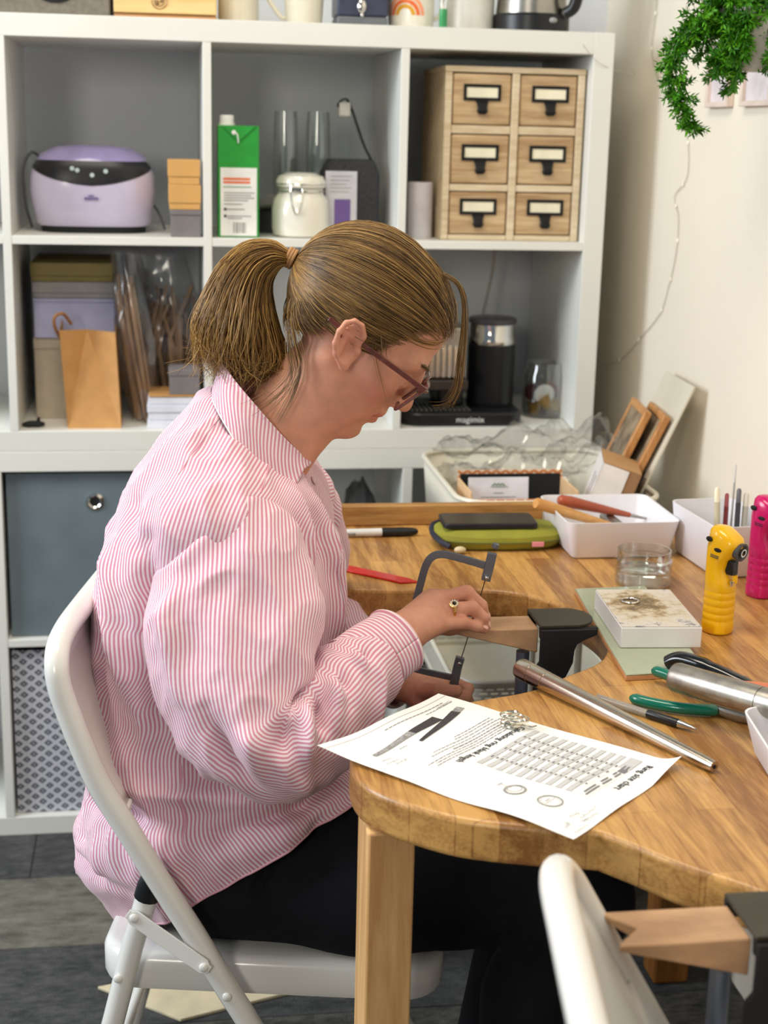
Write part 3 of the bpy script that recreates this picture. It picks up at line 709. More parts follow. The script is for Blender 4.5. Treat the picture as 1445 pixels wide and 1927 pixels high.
# patterned box with card
def obox():
    x0, x1, y0, y1, zt = -.318, -.135, -.40, -.285, .772
    t = thing('patterned_box', 'open box with orange leaf pattern and black lining in trolley', 'box', ((x0 + x1) / 2, -.34, FLO))
    m = lattice('orange_leaf_print', rgb(236, 220, 196), rgb(206, 130, 76), 60, .5)
    BLK = M('black_lining', rgb(26, 28, 32), .8)
    for n, a in (('box_wall', (x0, x1, y0, y0 + .003, FLO + .001, zt - .012)), ('box_wall', (x0, x1, y1 - .003, y1, FLO + .001, zt + .012)), ('box_wall', (x0, x0 + .003, y0 + .003, y1 - .003, FLO + .001, zt)), ('box_wall', (x1 - .003, x1, y0 + .003, y1 - .003, FLO + .001, zt))):
        B(*a).build(n, m if a[0] == x0 and a[1] == x1 else M('tan_edge', rgb(222, 184, 140), .6), t, bevel=.0005)
    B(x0 + .004, x1 - .004, y1 - .005, y1 - .0032, FLO + .002, zt + .006).build('lining', BLK, t)
    B(x0 + .004, x1 - .004, y0 + .004, y1 - .006, FLO + .001, FLO + .004).build('box_floor', BLK, t)
    Mx = RT((-.255, -.335, FLO + .005), rx=-.12)
    tt = thing('business_card', 'white card with small green sprig standing in patterned box', 'card', (-.255, -.335, FLO + .005))
    B(-.052, .052, -.0004, .0004, 0, .105, Mx).build('card', M('card_white', rgb(230, 230, 238), .5), tt)
    mb = MB()
    for k in range(7):
        mb.ell((.0 + (k - 3) * .0032, -.0012, .092 + (.002 if k % 2 else 0)), (.0022, .0003, .0014), 8, 4)
    mb.box(-.014, .016, -.0013, -.0005, .0885, .0893)
    for v in range(len(mb.v)): mb.v[v] = tuple(Mx @ Vector(mb.v[v]))
    mb.build('printed_sprig', M('sage_print', rgb(120, 150, 126), .5), tt)
    mb = MB()
    for z, wd in ((.078, .008), (.071, .03)): mb.box(-wd, wd, -.0012, -.0005, z, z + .0012)
    for v in range(len(mb.v)): mb.v[v] = tuple(Mx @ Vector(mb.v[v]))
    mb.build('printed_line', GREYINK, tt)
obox()
# crumpled clear film bag
def film():
    mb = MB(); rings = []
    n, k = 44, 30
    grid = []
    for i in range(k + 1):
        row = []
        for j in range(n + 1):
            u, v = j / n, i / k
            x = -.325 + .30 * u; y = -.268 + .20 * v
            z = .765 + .07 * math.sin(PI * min(1, v * 1.1)) * (.5 + .7 * u) + .035 * mnoise.noise(Vector((x * 18, y * 18, 0))) + .02 * abs(mnoise.noise(Vector((x * 45, y * 45, 3))))
            row.append((x, y, max(z - .0 * u, .70)))
        grid.append(row)
    mb.loft(grid, closed=False, cap=False)
    g2 = [[(x, y + .004, z - .045 - .03 * abs(mnoise.noise(Vector((x * 30, y * 30, 8))))) for x, y, z in r] for r in grid]
    mb.loft(g2, closed=False, cap=False)
    # gathered edges falling to the trolley floor
    mb.loft([grid[0], [(x, -.272, max(FLO + .002, z - .09)) for x, y, z in grid[0]]], closed=False, cap=False)
    tag(mb.build('plastic_bag', FILM, smooth=70), 'crumpled clear plastic bag lying in the trolley', 'plastic bag')
film()
def leaning():
    # small cardboard box with white front label, tilted
    A = math.radians(18)
    t = thing('cardboard_box', 'small brown cardboard box with white printed end in trolley', 'box', (-.075, -.33, FLO))
    Mx = RT((-.122, -.318, FLO + .004), ry=A, rz=math.radians(-14))
    BR = M('brown_card', rgb(150, 112, 78), .75, var=.06, scale=50); TK = M('tan_card_top', rgb(186, 142, 96), .7)
    B(0, .066, -.055, .055, 0, .15, Mx).build('box_body', BR, t, bevel=.0012)
    B(-.0012, -.0002, -.054, .054, .02, .149, Mx).build('printed_label', M('label_white', rgb(226, 222, 218), .5), t)
    for k, (a, b, c, d) in enumerate(((-.045, -.03, .03, .085), (-.03, -.026, .03, .12), (.0, .004, .03, .12))): B(-.0018, -.0012, a, b, c, d, Mx).build('label_print', M('plum_print%d' % k, rgb(112, 84, 92), .5), t)
    B(.0, .066, -.055, .055, .1503, .1515, Mx).build('top_flap', TK, t, bevel=.0005)
    B(0, .045, -.0562, -.0552, .02, .149, Mx).build('white_sleeve', M('sleeve_white', rgb(232, 226, 220), .5), t)
    # two wooden frames
    for i, (x, ry, lab) in enumerate(((-.072, 23, 'wooden frame with painted panel leaning in the trolley, nearer the shelf'), (-.054, 24, 'wooden frame leaning in the trolley against the pale board'))):
        t = thing('picture_frame', lab, 'frame', (x, -.2, FLO), group='leaning wooden frames')
        Mx = RT((x, -.205 - .035 * i, FLO + .004), ry=math.radians(ry), rz=math.radians(-8))
        W = wood('frame_oak_%d' % i, rgb(164, 108, 58), rgb(206, 152, 92), 'Z', 12)
        for a in ((-.07, -.058, 0, .23), (.058, .07, 0, .23)): B(0, .013, a[0], a[1], a[2], a[3], Mx).build('frame_side', W, t, bevel=.002)
        for a in ((-.058, .058, 0, .012), (-.058, .058, .218, .23)): B(0, .013, a[0], a[1], a[2], a[3], Mx).build('frame_rail', W, t, bevel=.002)
        B(.003, .006, -.0578, .0578, .0122, .2178, Mx).build('frame_panel', M('weathered_panel_%d' % i, rgb(140, 122, 98), .7, var=.35, scale=25), t)
    t = thing('leaning_board', 'tall pale board with small label leaning on the right wall', 'board', (-.0, -.28, FLO))
    Mx = RT((-.036, -.245, FLO + .004), ry=math.radians(23.2), rz=math.radians(-3))
    B(0, .0045, -.085, .085, 0, .285, Mx).build('board', M('pale_board', rgb(206, 200, 182), .6, var=.05, scale=12, stretch=(1, 1, .2)), t, bevel=.0008)
    B(-.0008, -.0002, -.085, -.03, .04, .11, Mx).build('label', M('grey_label', rgb(150, 140, 132), .6, var=.2, scale=60), t)
    for z in (.15, .205): MB().lathe([(.003, 0), (.003, .0006)], n=12, Mx=Mx @ RT((-.0008, -.055, z), ry=-PI / 2) @ Matrix.Scale(1, 4)).build('hole', GREYB, t)
leaning()

# ================================================================ right wall: plant, cards, fairy lights
def plant():
    px, py, pz = -.020, -.63, 1.40
    t = thing('hanging_plant', 'hanging artificial fern with bright green trailing leaves', 'plant', (px, py, pz))
    MB().lathe([(.028, 0), (.034, .004), (.046, .07), (.048, .085), (.045, .085), (.043, .07), (.03, .008)], (px + .03, py + .005, pz + .035), 32).build('pot', M('pale_grey_pot', rgb(176, 172, 164), .5), t)
    mb = MB()
    for s in (-1, 1): mb.tube([(px + .03 + s * .046, py + .005, pz + .118), (px + .03, py + .005, pz + .45)], .0008, 6)
    mb.build('hanging_cord', M('jute', rgb(170, 140, 90), .8), t)
    rnd = random.Random(11)
    G = [M('leaf_%d' % i, c, .5, var=.2, scale=60, spec=.3) for i, c in enumerate((rgb(58, 122, 14), rgb(78, 142, 20), rgb(40, 96, 10)))]
    mb = MB()
    def sprig(p, d, L_, mi):
        x, y = frame_of(d)
        mb.tube([p, p + d * L_], [.0007, .0004], 4, mi, cap=False)
        k = 3
        for i in range(k):
            q = p + d * L_ * (.25 + .75 * i / k)
            for s in range(3):
                a = 2 * PI * (s / 3 + i * .17) + rnd.uniform(-.3, .3)
                e = (d * .75 + (x * math.cos(a) + y * math.sin(a)) * .8).normalized()
                l = rnd.uniform(.008, .013); wv = e.cross(d).normalized() * .0018
                v = [q, q + e * l * .5 + wv, q + e * l, q + e * l * .5 - wv]
                mb.add(v, [(0, 1, 2, 3)], mi)
    def stem(pts, n, spread=.8):
        c = bez(pts, 8)
        mb.tube(c, .0011, 5, 2, cap=False)
        for k in range(n):
            i = rnd.randrange(len(c) - 1); p = c[i].lerp(c[i + 1], rnd.random()); d = (c[i + 1] - c[i]).normalized()
            e = (d * .5 + Vector((rnd.gauss(0, spread), rnd.gauss(0, spread), rnd.gauss(0, spread)))).normalized()
            sprig(p, e, rnd.uniform(.010, .022), rnd.choice((0, 0, 1, 1, 2)))
    c0 = Vector((px + .03, py, pz + .115))
    # dense mass of short stems tumbling over the rim
    for k in range(64):
        a = rnd.uniform(0, 2 * PI); r = rnd.uniform(.03, .078)
        e = c0 + Vector((r * math.cos(a) * 1.1 - .012, r * math.sin(a) * .8, rnd.uniform(-.07, .07)))
        m_ = c0.lerp(e, .55) + Vector((0, 0, rnd.uniform(.01, .035)))
        stem([c0 + Vector((rnd.uniform(-.02, .02), rnd.uniform(-.02, .02), -.02)), m_, e, e + Vector((rnd.uniform(-.01, .01), 0, -.02))], 26)
    for k in range(14):   # lower clump
        e = Vector((px - .008 + rnd.uniform(-.03, .022), py - .03 + rnd.uniform(-.025, .025), pz + rnd.uniform(.005, .05)))
        stem([c0 + Vector((-.02, 0, 0)), c0.lerp(e, .5) + Vector((-.01, -.02, .01)), e], 26)
    # trailing tendril on the left
    for k in range(7):
        o = Vector((rnd.uniform(-.01, .01), rnd.uniform(-.012, .012), rnd.uniform(-.008, .008)))
        stem([Vector((px - .02, py, pz + .095)) + o, Vector((px - .06, py - .01, pz + .085)) + o, Vector((px - .087, py - .01, pz + .06)) + o, Vector((px - .084, py - .01, pz + .02)) + o, Vector((px - .068, py - .01, pz - .012)) + o], 24, .6)
    for k in range(3): stem([Vector((px - .066, py - .01, pz - .008)), Vector((px - .06, py - .01, pz - .03)), Vector((px - .058 + rnd.uniform(-.015, .015), py - .01, pz - .042))], 12, .7)
    for k in range(7): stem([c0 + Vector((.03, 0, 0)), Vector((px + .085, py, pz + .09)), Vector((px + .095 - rnd.uniform(0, .02), py - rnd.uniform(0, .03), pz + rnd.uniform(.03, .07)))], 24)
    mb.build('foliage', G, t, smooth=0)
plant()
def wall_cards():
    for i, (y0, y1, z0, z1, lab) in enumerate(((-.345, -.24, 1.392, 1.52, 'small print card in pink frame on the wall behind fern'), (-.52, -.395, 1.392, 1.53, 'small print card in pink frame on wall at photo edge'))):
        t = thing('wall_card', lab, 'picture', (.09, (y0 + y1) / 2, z0), group='cards on the right wall')
        PK = M('pink_frame_%d' % i, rgb(222, 204, 190), .6); 
        for a in ((y0, y0 + .012, z0, z1), (y1 - .012, y1, z0, z1)): B(.088, .0995, a[0], a[1], a[2], a[3]).build('frame_side', PK, t, bevel=.001)
        for a in ((y0 + .012, y1 - .012, z0, z0 + .008), (y0 + .012, y1 - .012, z1 - .012, z1)): B(.088, .0995, a[0], a[1], a[2], a[3]).build('frame_rail', PK, t, bevel=.001)
        B(.094, .0995, y0 + .0125, y1 - .0125, z0 + .0085, z1 - .0125).build('print', M('lilac_print_%d' % i, rgb(216, 206, 208), .6, var=.08, scale=40), t)
wall_cards()
def fairy():
    t = thing('fairy_lights', 'thin wire string of fairy lights hanging down the right wall', 'string lights', (.09, 0, 1.3))
    X = .0975
    p = bez([(X, .075, 1.60), (X, .08, 1.55), (X, .085, 1.494), (X, .03, 1.44), (X, -.05, 1.40), (X, -.137, 1.351), (X, -.158, 1.279), (X, -.099, 1.24), (X, -.127, 1.204), (X, -.127, 1.139), (X, -.1, 1.08), (X, -.062, 1.026), (X, .052, .961), (X, .15, .91), (X, .288, .873)], 8)
    MB().tube(p, .0007, 5).build('wire', M('silver_wire', rgb(190, 184, 168), .35, .6), t)
    for i in range(6, len(p), 9): MB().ell(p[i], (.0022, .003, .0045), 8, 6).build('led_bead', M('led_bead_%d' % i, rgb(244, 240, 226), .2), t)
    q = bez([(-.06, -.003, 1.50), (-.03, -.006, 1.47), (.02, .02, 1.455), (.07, .1, 1.452), (X, .2, 1.47)], 8)
    MB().tube(q, .0006, 5).build('wire', M('silver_wire_b', rgb(190, 184, 168), .35, .6), t)
fairy()
# ================================================================ jeweller's bench
TZ = .735
OAKC = (rgb(140, 92, 42), rgb(204, 154, 86))
def smooth_outline(pts, n=5): return [(p.x, p.y) for p in bez([(x, y, 0) for x, y in pts], n)]
def bench():
    t = thing('jewellers_bench', 'oak jeweller\'s workbench with scooped cut-outs and pine legs', 'workbench', (-.25, -1.3, 0))
    cut1 = smooth_outline([(-.60, -.775), (-.56, -.79), (-.50, -.797), (-.43, -.80), (-.37, -.808), (-.325, -.835), (-.285, -.895), (-.268, -.97), (-.275, -1.04), (-.305, -1.10), (-.36, -1.145), (-.41, -1.185), (-.48, -1.21), (-.535, -1.232), (-.585, -1.262), (-.618, -1.30), (-.634, -1.35), (-.633, -1.402), (-.615, -1.44), (-.58, -1.475), (-.545, -1.499), (-.489, -1.519), (-.434, -1.533)])
    cut2 = smooth_outline([(-.430, -1.5345), (-.405, -1.565), (-.372, -1.608), (-.325, -1.656), (-.29, -1.72), (-.287, -1.78), (-.315, -1.85), (-.37, -1.895), (-.43, -1.925), (-.5, -1.95), (-.57, -1.985), (-.62, -2.03), (-.635, -2.09), (-.62, -2.16), (-.58, -2.2)])
    far = smooth_outline([(-.60, -.445), (-.63, -.48), (-.64, -.55), (-.64, -.66), (-.63, -.74), (-.60, -.775)])
    poly = [(.098, -2.2), (.098, -.445)] + far[:-1] + cut1 + cut2
    top = MB().prism(poly, TZ - .042, TZ).build('bench_top', wood('oak_staves', *OAKC, 'Y', 16, .38, (.038, .32), coat=.12), t, bevel=.008, bseg=4)
    # raised lip along the far end
    B(-.60, -.212, -.462, -.443, TZ + .0003, TZ + .033).build('end_lip', wood('oak_lip', rgb(150, 104, 52), rgb(196, 150, 88), 'X', 14, .5, dist=1.6), t, bevel=.002)
    PINE = wood('pine_leg', rgb(190, 138, 82), rgb(222, 178, 118), 'Z', 20, .55, dist=.25, fine=.15)
    OAKL = wood('oak_leg', rgb(120, 72, 26), rgb(160, 104, 44), 'Z', 14, .5)
    B(-.6265, -.580, -1.435, -1.365, 0.0003, TZ - .0425).build('leg', PINE, t, bevel=.003)
    B(-.035, .025, -.645, -.585, 0.0003, TZ - .0425).build('leg', OAKL, t, bevel=.006)
    B(-.035, .025, -2.1, -2.04, 0.0003, TZ - .0425).build('leg', OAKL, t, bevel=.006)
    B(-.60, -.54, -.56, -.50, 0.0003, TZ - .0425).build('leg', OAKL, t, bevel=.006)
bench()

def bench_pin(label, x, y, notch):
    """wedge of wood in a black clamp; local x points away from the sitter"""
    t = thing('bench_pin', label, 'bench pin', (x, y, TZ))
    W = M('worn_beech', rgb(186, 146, 110), .65, var=.2, scale=30, stretch=(.4, 1, 1), bump=.15, bscale=60)
    z1 = .012
    L_, hw = .105, .026
    # wedge with V notch: top view outline, underside rises to the tips
    top = [(0, -hw), (0, hw), (-L_, hw), (-L_ + .002, hw - .006), (-L_ + notch, 0), (-L_ + .002, -hw + .006), (-L_, -hw)]
    v = []; f = []
    for px, py in top: v.append((px, py, z1))
    for px, py in top: v.append((px, py, z1 - .005 - .027 * min(1, (px + L_) / (L_ * .92))))
    n = len(top)
    f = [tuple(range(n)), tuple(reversed(range(n, 2 * n)))] + [(i, (i + 1) % n, n + (i + 1) % n, n + i) for i in range(n)]
    mb = MB(); mb.add(v, f); mb.build('wooden_pin', W, t, bevel=.0015, local=True)
    BK = M('black_cast_iron', rgb(34, 34, 36), .55, .3, var=.15, bump=.1); 
    PL = M('olive_black_plate', rgb(66, 62, 52), .45, .4, var=.08)
    pl = rrect(0, .075, -.034, .034, .026, 6)
    pl = [(0, -.034), (.045, -.034)] + [(.045 + .03 * math.sin(a), -.034 * math.cos(a)) for a in np.linspace(.15, PI - .15, 12)] + [(.045, .034), (0, .034)]
    MB().prism(pl, .0145, .0185).build('clamp_plate', PL, t, bevel=.0008, local=True)
    # curved side bracket below the plate wrapping the bench edge
    prof = [(.0, .0142), (.074, .0142), (.074, .0075), (.058, .002), (.0475, .001), (.0475, .0005), (.001, .0005)]
    for s in (-1, 1):
        mb = MB(); y0, y1 = (-.034, -.027) if s < 0 else (.027, .034)
        r0 = [(a, y0, b) for a, b in prof]; r1 = [(a, y1, b) for a, b in prof]
        mb.loft([r0, r1]); mb.build('clamp_cheek', BK, t, bevel=.001, local=True)
    mb = MB(); prof = [(-.001, .0145), (-.0015, -.05), (.0, -.062), (.02, -.064), (.032, -.074), (.05, -.09), (.05, -.10), (-.006, -.10), (-.022, -.085), (-.022, -.05), (-.0125, -.045)]
    MB().tube([(-.012, 0, -.12), (-.012, 0, -.026)], .0085, 16).build('clamp_screw', M('blue_grey_steel', rgb(112, 120, 136), .4, .6), t, local=True)
    return t
# rotated so the first pin points at the sitter
p1 = bench_pin('wooden bench pin in black clamp under the person\'s hand', -.356, -.985, .045)
p2 = bench_pin('notched wooden bench pin in black clamp at the empty workplace', -.372, -1.722, .022)

for q in (p1, p2):
    prof = [(.0, .0138), (.072, .0138), (.072, .006), (.055, -.001), (.047, -.006), (.044, -.014), (.043, -.03), (.034, -.05), (.018, -.066), (.0, -.078), (-.006, -.078), (-.006, -.035), (.0, -.028)]
    MB().loft([[(a, -.0342, b) for a, b in prof], [(a, -.0390, b) for a, b in prof]]).build('clamp_bracket', M('black_cast_iron_b', rgb(30, 30, 33), .55, .2, var=.15, bump=.1), q, bevel=.001, local=True)
# ================================================================ things on the bench
def marker():
    t = thing('marker_pen', 'white marker pen with black cap lying by the bench lip', 'marker', (-.5, -.52, TZ))
    y = -.528; z = TZ + .0072
    def L(prof, n, mt): MB().lathe(prof, n=24, Mx=RT((-.60, y, z), ry=PI / 2, rz=math.radians(1))).build(n, mt, t)
    L([(.005, 0), (.006, .003), (.0062, .10), (.0064, .117)], 'barrel', M('pale_grey_plastic', rgb(214, 212, 206), .35))
    L([(.0069, .1175), (.0070, .15), (.0062, .165), (.0045, .172), (.002, .174)], 'cap', BLACKP)
    v, f = text_verts('Sharpie', .012, 'LEFT'); mb = MB()
    mb.add([(-.56 + p[0] * 1.0, y - .0062 - .0004, z - .003 + p[1] * .8) for p in v], f); mb.build('brand_print', INK, t)
marker()
def flat(label, name, cat, pts, z0, z1, mat, bevel=.001): return tag(MB().prism(pts, z0, z1).build(name, mat, bevel=bevel), label, cat)
flat('red plastic ruler lying on the bench beside the saw', 'ruler', 'ruler', [(-.62, -.628), (-.478, -.757), (-.468, -.772), (-.492, -.775), (-.63, -.650)], TZ + .0003, TZ + .0035, M('red_plastic', rgb(196, 34, 28), .3, var=.1, coat=.2))

def case():
    t = thing('glasses_case', 'olive green padded fabric pouch with zip and pink tag', 'pouch', (-.31, -.57, TZ))
    OL = M('olive_fabric', rgb(138, 136, 44), .85, var=.08, scale=20, bump=.25, bscale=500)
    cx, cy = -.312, -.57
    Mz = RT((cx, cy, TZ + .0005), rz=math.radians(-2))
    prof = [(.088, .045, 0), (.096, .052, .004), (.101, .056, .012), (.099, .054, .021), (.092, .046, .027), (.07, .03, .030)]
    rings = []
    for a, b, z in prof:
        rings.append([Mz @ Vector((p.x, p.y, z + .0015 * mnoise.noise(Vector((p.x * 40, p.y * 40, z * 60))))) for p in sup(0, 0, a, b, 0, 2.7, 56)])
    MB().loft(rings).build('pouch_body', OL, t)
    mb = MB(); pth = [Mz @ Vector((p.x, p.y, .0135)) for p in sup(0, 0, .1015, .0565, 0, 2.7, 56)]
    mb.tube(pth, .0012, 6, closed=True); mb.build('seam_piping', M('olive_dark', rgb(96, 96, 34), .8), t)
    mb = MB(); mb.tube(bez([Mz @ Vector(q) for q in ((-.082, .035, .024), (-.096, .02, .022), (-.1, -.01, .018), (-.094, -.04, .014), (-.08, -.053, .008))], 6), .0045, 8); mb.build('zip', M('navy_zip', rgb(34, 36, 52), .6), t)
    mb = MB(); mb.ell(Mz @ Vector((-.066, -.062, .006)), (.009, .006, .005)); mb.build('zip_puller', M('beige_puller', rgb(206, 190, 150), .6), t)
    mb = MB(); mb.box(.044, .062, -.0565, -.0545, .008, .0155, 0, Mz); mb.build('fabric_tag', M('pink_tag', rgb(226, 140, 150), .7), t, bevel=.0005)
    t = thing('phone', 'dark smartphone lying on the olive pouch', 'phone', (-.325, -.6, TZ + .031))
    Mp = RT((-.327, -.572, TZ + .0312), rz=math.radians(-2))
    MB().prism(rrect(-.072, .072, -.034, .034, .009), 0, .0075, 0, Mp).build('phone_body', M('navy_metal', rgb(44, 46, 54), .3, .5), t, bevel=.0012)
    MB().prism(rrect(-.070, .070, -.032, .032, .008), .00755, .0082, 0, Mp).build('screen', M('dark_screen', rgb(70, 60, 50), .25, var=.02), t)
case()

def organiser():
    WP = M('white_plastic', rgb(230, 228, 232), .35, var=.01, sss=.05)
    def bin_(label, x0, x1, y0, y1, h, r, tp, rz=0., name='plastic_tray', mt=WP, zb=TZ):
        t = thing(name, label, 'tray', ((x0 + x1) / 2, (y0 + y1) / 2, zb), rz)
        cx, cy = (x0 + x1) / 2, (y0 + y1) / 2
        def R(i, z): return [(x, y, z) for x, y in rrect(x0 + i - cx, x1 - i - cx, y0 + i - cy, y1 - i - cy, max(r - i * .6, .004), 6)]
        MB().loft([R(tp + .004, .0003), R(tp, .004), R(0, h), R(.0022, h), R(tp + .003, .006), R(tp + .012, .0045)]).build('tray_body', mt, t, local=True, smooth=50)
        return t
    bin_('long white plastic tray holding two tool handles on the bench', -.232, -.058, -.682, -.505, .058, .016, .012)
    bin_('tall white plastic cup tray holding pens near the wall', -.055, .05, -.788, -.62, .078, .018, .008, math.radians(4))
    # handles
    t = thing('hammer', 'hammer with pale wooden handle resting in the white tray', 'hammer', (-.2, -.6, TZ + .06))
    a, b = Vector((-.262, -.605, TZ + .0705)), Vector((-.10, -.56, TZ + .012))
    d = (b - a)
    MB().tube([a, a + d * .02, a + d * .3, a + d * .6, a + d * .9], [.0075, .009, .0085, .0065, .0055], 14).build('handle', wood('ash_handle', rgb(186, 128, 62), rgb(220, 166, 98), 'X', 10), t)
    MB().tube([a + d * .86 + Vector((-.01, .03, .012)), a + d * .86 + Vector((.01, -.03, -.004))], [.009, .010], 14).build('hammer_head', STEEL, t)
    t = thing('burnisher', 'tool with tapered reddish wooden handle in the white tray', 'tool', (-.18, -.58, TZ + .06))
    a, b = Vector((-.215, -.560, TZ + .064)), Vector((-.075, -.548, TZ + .03)); d = b - a
    MB().tube([a, a + d * .03, a + d * .15, a + d * .5, a + d * .85], [.005, .0085, .0095, .007, .004], 14).build('handle', M('red_brown_lacquer', rgb(160, 74, 44), .35, coat=.3), t)
    MB().tube([a + d * .85, a + d * 1.1], [.003, .0015], 10).build('steel_tip', STEEL, t)
    rnd = random.Random(3)
    spec = [((-.008, -.70), (-.012, -.69), .112, .0045, (200, 190, 160), 'cream-handled needle file in the white cup tray', 'needle_file'), ((.002, -.70), (.004, -.69), .103, .0035, (120, 40, 46), 'dark red pen in the white cup tray', 'pen'), ((.010, -.70), (.026, -.66), .140, .0016, (150, 146, 140), 'thin steel scriber standing tallest in the white cup tray', 'scriber'), ((.020, -.70), (.022, -.69), .110, .004, (60, 60, 64), 'black pen in the white cup tray', 'pen'), ((.030, -.70), (.034, -.69), .103, .0045, (176, 170, 156), 'grey tweezers in the white cup tray', 'tweezers')]
    for (x0, y0), (x1, y1), h, r, c, lab, nm in spec:
        mb = MB(); p0 = Vector((x0, y0, TZ + .006)); p1 = Vector((x1, y1, TZ + h)); d = p1 - p0
        t = thing(nm, lab, 'tool', tuple(p0), group='tools in the cup tray')
        mb.tube([p0, p0 + d * .6, p0 + d * .8], r, 10); mb.build('shaft', M('tool_%d' % c[0], rgb(*c), .4), t)
        MB().tube([p0 + d * .8, p0 + d * .97, p1], [r * .95, r * .9, r * .5], 10).build('end_cap', M('tool_end_%d' % c[0], rgb(*[min(255, q + 40) for q in c]), .35), t)
    # bin at the right edge of the picture
    t = bin_('white plastic tray with silver tools at the near right edge', -.250, -.06, -1.60, -1.375, .045, .02, .012, math.radians(-8))
    mb = MB(); Q = Vector((-.200, -1.40, TZ + .02))
    for s in (-1, 1):
        mb.tube(bez([Q + Vector((s * .006, .0, .022)), Q + Vector((s * .012, -.05, .02)), Q + Vector((s * .004, -.12, .012))], 6), .003, 8, flat=.5)
    tag(mb.build('tweezers', CHROME), 'bright steel tweezers lying in the near white tray', 'tweezers')
organiser()

def glassjar():
    c = (-.152, -.795, TZ)
    t = thing('glass_pot', 'low clear glass pot of water on the bench', 'glass pot', c)
    MB().lathe([(.034, .0006), (.0385, .003), (.0395, .01), (.0395, .036), (.0365, .0385), (.037, .041), (.0375, .05), (.035, .05), (.0345, .04), (.037, .034), (.037, .008), (.034, .005), (.001, .0048)], c, 56).build('pot_glass', GLASS, t)
    MB().lathe([(.002, .0052), (.0365, .0058), (.0367, .022), (.0363, .0222), (.001, .0222)], c, 48).build('water', M('water', (.9, .97, .94, 1), .02, trans=1., ior=1.33, var=.01), t)
glassjar()
TILE = M('sage_tile', rgb(168, 176, 150), .2, var=.03, coat=.3)
tq = [(-.262, -.838), (-.292, -1.168), (-.193, -1.160), (-.160, -.832)]
t = thing('ceramic_tile', 'sage green ceramic tile under the soldering block', 'tile', (-.23, -1.0, TZ))
MB().prism(tq, TZ + .0003, TZ + .006).build('tile_body', M('terracotta_edge', rgb(206, 150, 104), .7), t, bevel=.0006)
MB().prism([(x * .998 - .0005, y) for x, y in tq], TZ + .0062, TZ + .0085).build('glaze', TILE, t, bevel=.0012)
def block():
    m = M('white_solder_block', rgb(236, 234, 234), .8, var=.02)
    top = bpy.data.materials.new('scorched_top'); top.use_nodes = True
    N = top.node_tree.nodes; L = top.node_tree.links; b = N['Principled BSDF']; b.inputs['Roughness'].default_value = .85
    tc = N.new('ShaderNodeTexCoord'); n1 = N.new('ShaderNodeTexNoise'); n1.inputs['Scale'].default_value = 45; n1.inputs['Detail'].default_value = 6; n1.inputs['Roughness'].default_value = .7
    L.new(tc.outputs['Object'], n1.inputs['Vector'])
    gr = N.new('ShaderNodeTexGradient'); gr.gradient_type = 'SPHERICAL'; mp = N.new('ShaderNodeMapping'); mp.inputs['Scale'].default_value = (17, 13, 0); mp.inputs['Location'].default_value = (.05, -.2, 0)
    L.new(tc.outputs['Object'], mp.inputs[0]); L.new(mp.outputs[0], gr.inputs[0])
    ad = N.new('ShaderNodeMath'); ad.operation = 'MULTIPLY_ADD'; ad.inputs[1].default_value = .42; L.new(gr.outputs['Fac'], ad.inputs[0]); L.new(n1.outputs['Fac'], ad.inputs[2])
    cr = N.new('ShaderNodeValToRGB'); e = cr.color_ramp.elements
    e[0].position = .36; e[0].color = rgb(118, 114, 120); e[1].position = .46; e[1].color = rgb(212, 206, 200)
    for p, c in ((.62, (206, 194, 172)), (.74, (164, 142, 108)), (.86, (104, 88, 68)), (.97, (186, 172, 148))):
        q = e.new(p); q.color = rgb(*c)
    L.new(ad.outputs[0], cr.inputs[0]); L.new(cr.outputs[0], b.inputs['Base Color'])
    t = thing('soldering_block', 'white soldering block with scorched brown top on tile', 'soldering block', (-.217, -1.008, TZ + .0088))
    Mx = RT((-.2175, -1.008, TZ + .0088), rz=math.radians(-4.2))
    z = Matrix.Rotation(math.radians(-4.2), 4, 'Z')
    o = B(-.0495, .0495, -.076, .076, 0, .026, z).build('block_body', m, t, bevel=.0012, local=True)
    o = B(-.0487, .0487, -.0752, .0752, .0262, .0268, z).build('scorched_face', top, t, local=True)
    MB().ell((.012, -.0763, .012), (.009, .0004, .0022), 14, 6, 0, None).build('pink_smudge', M('pink_smudge', rgb(222, 178, 182), .8, var=.15, scale=120), t, local=True)
    c = Vector((-.232, -.985, TZ + .0372))
    mb = MB(); mb.tube([c + Vector((.0105 * math.cos(a), .0105 * math.sin(a), 0)) for a in np.linspace(0, 2 * PI, 36, endpoint=False)], .0014, 10, closed=True, flat=1.1)
    tag(mb.build('silver_ring', M('silver', rgb(225, 222, 214), .15, 1)), 'plain silver ring lying on the soldering block', 'ring')
block()

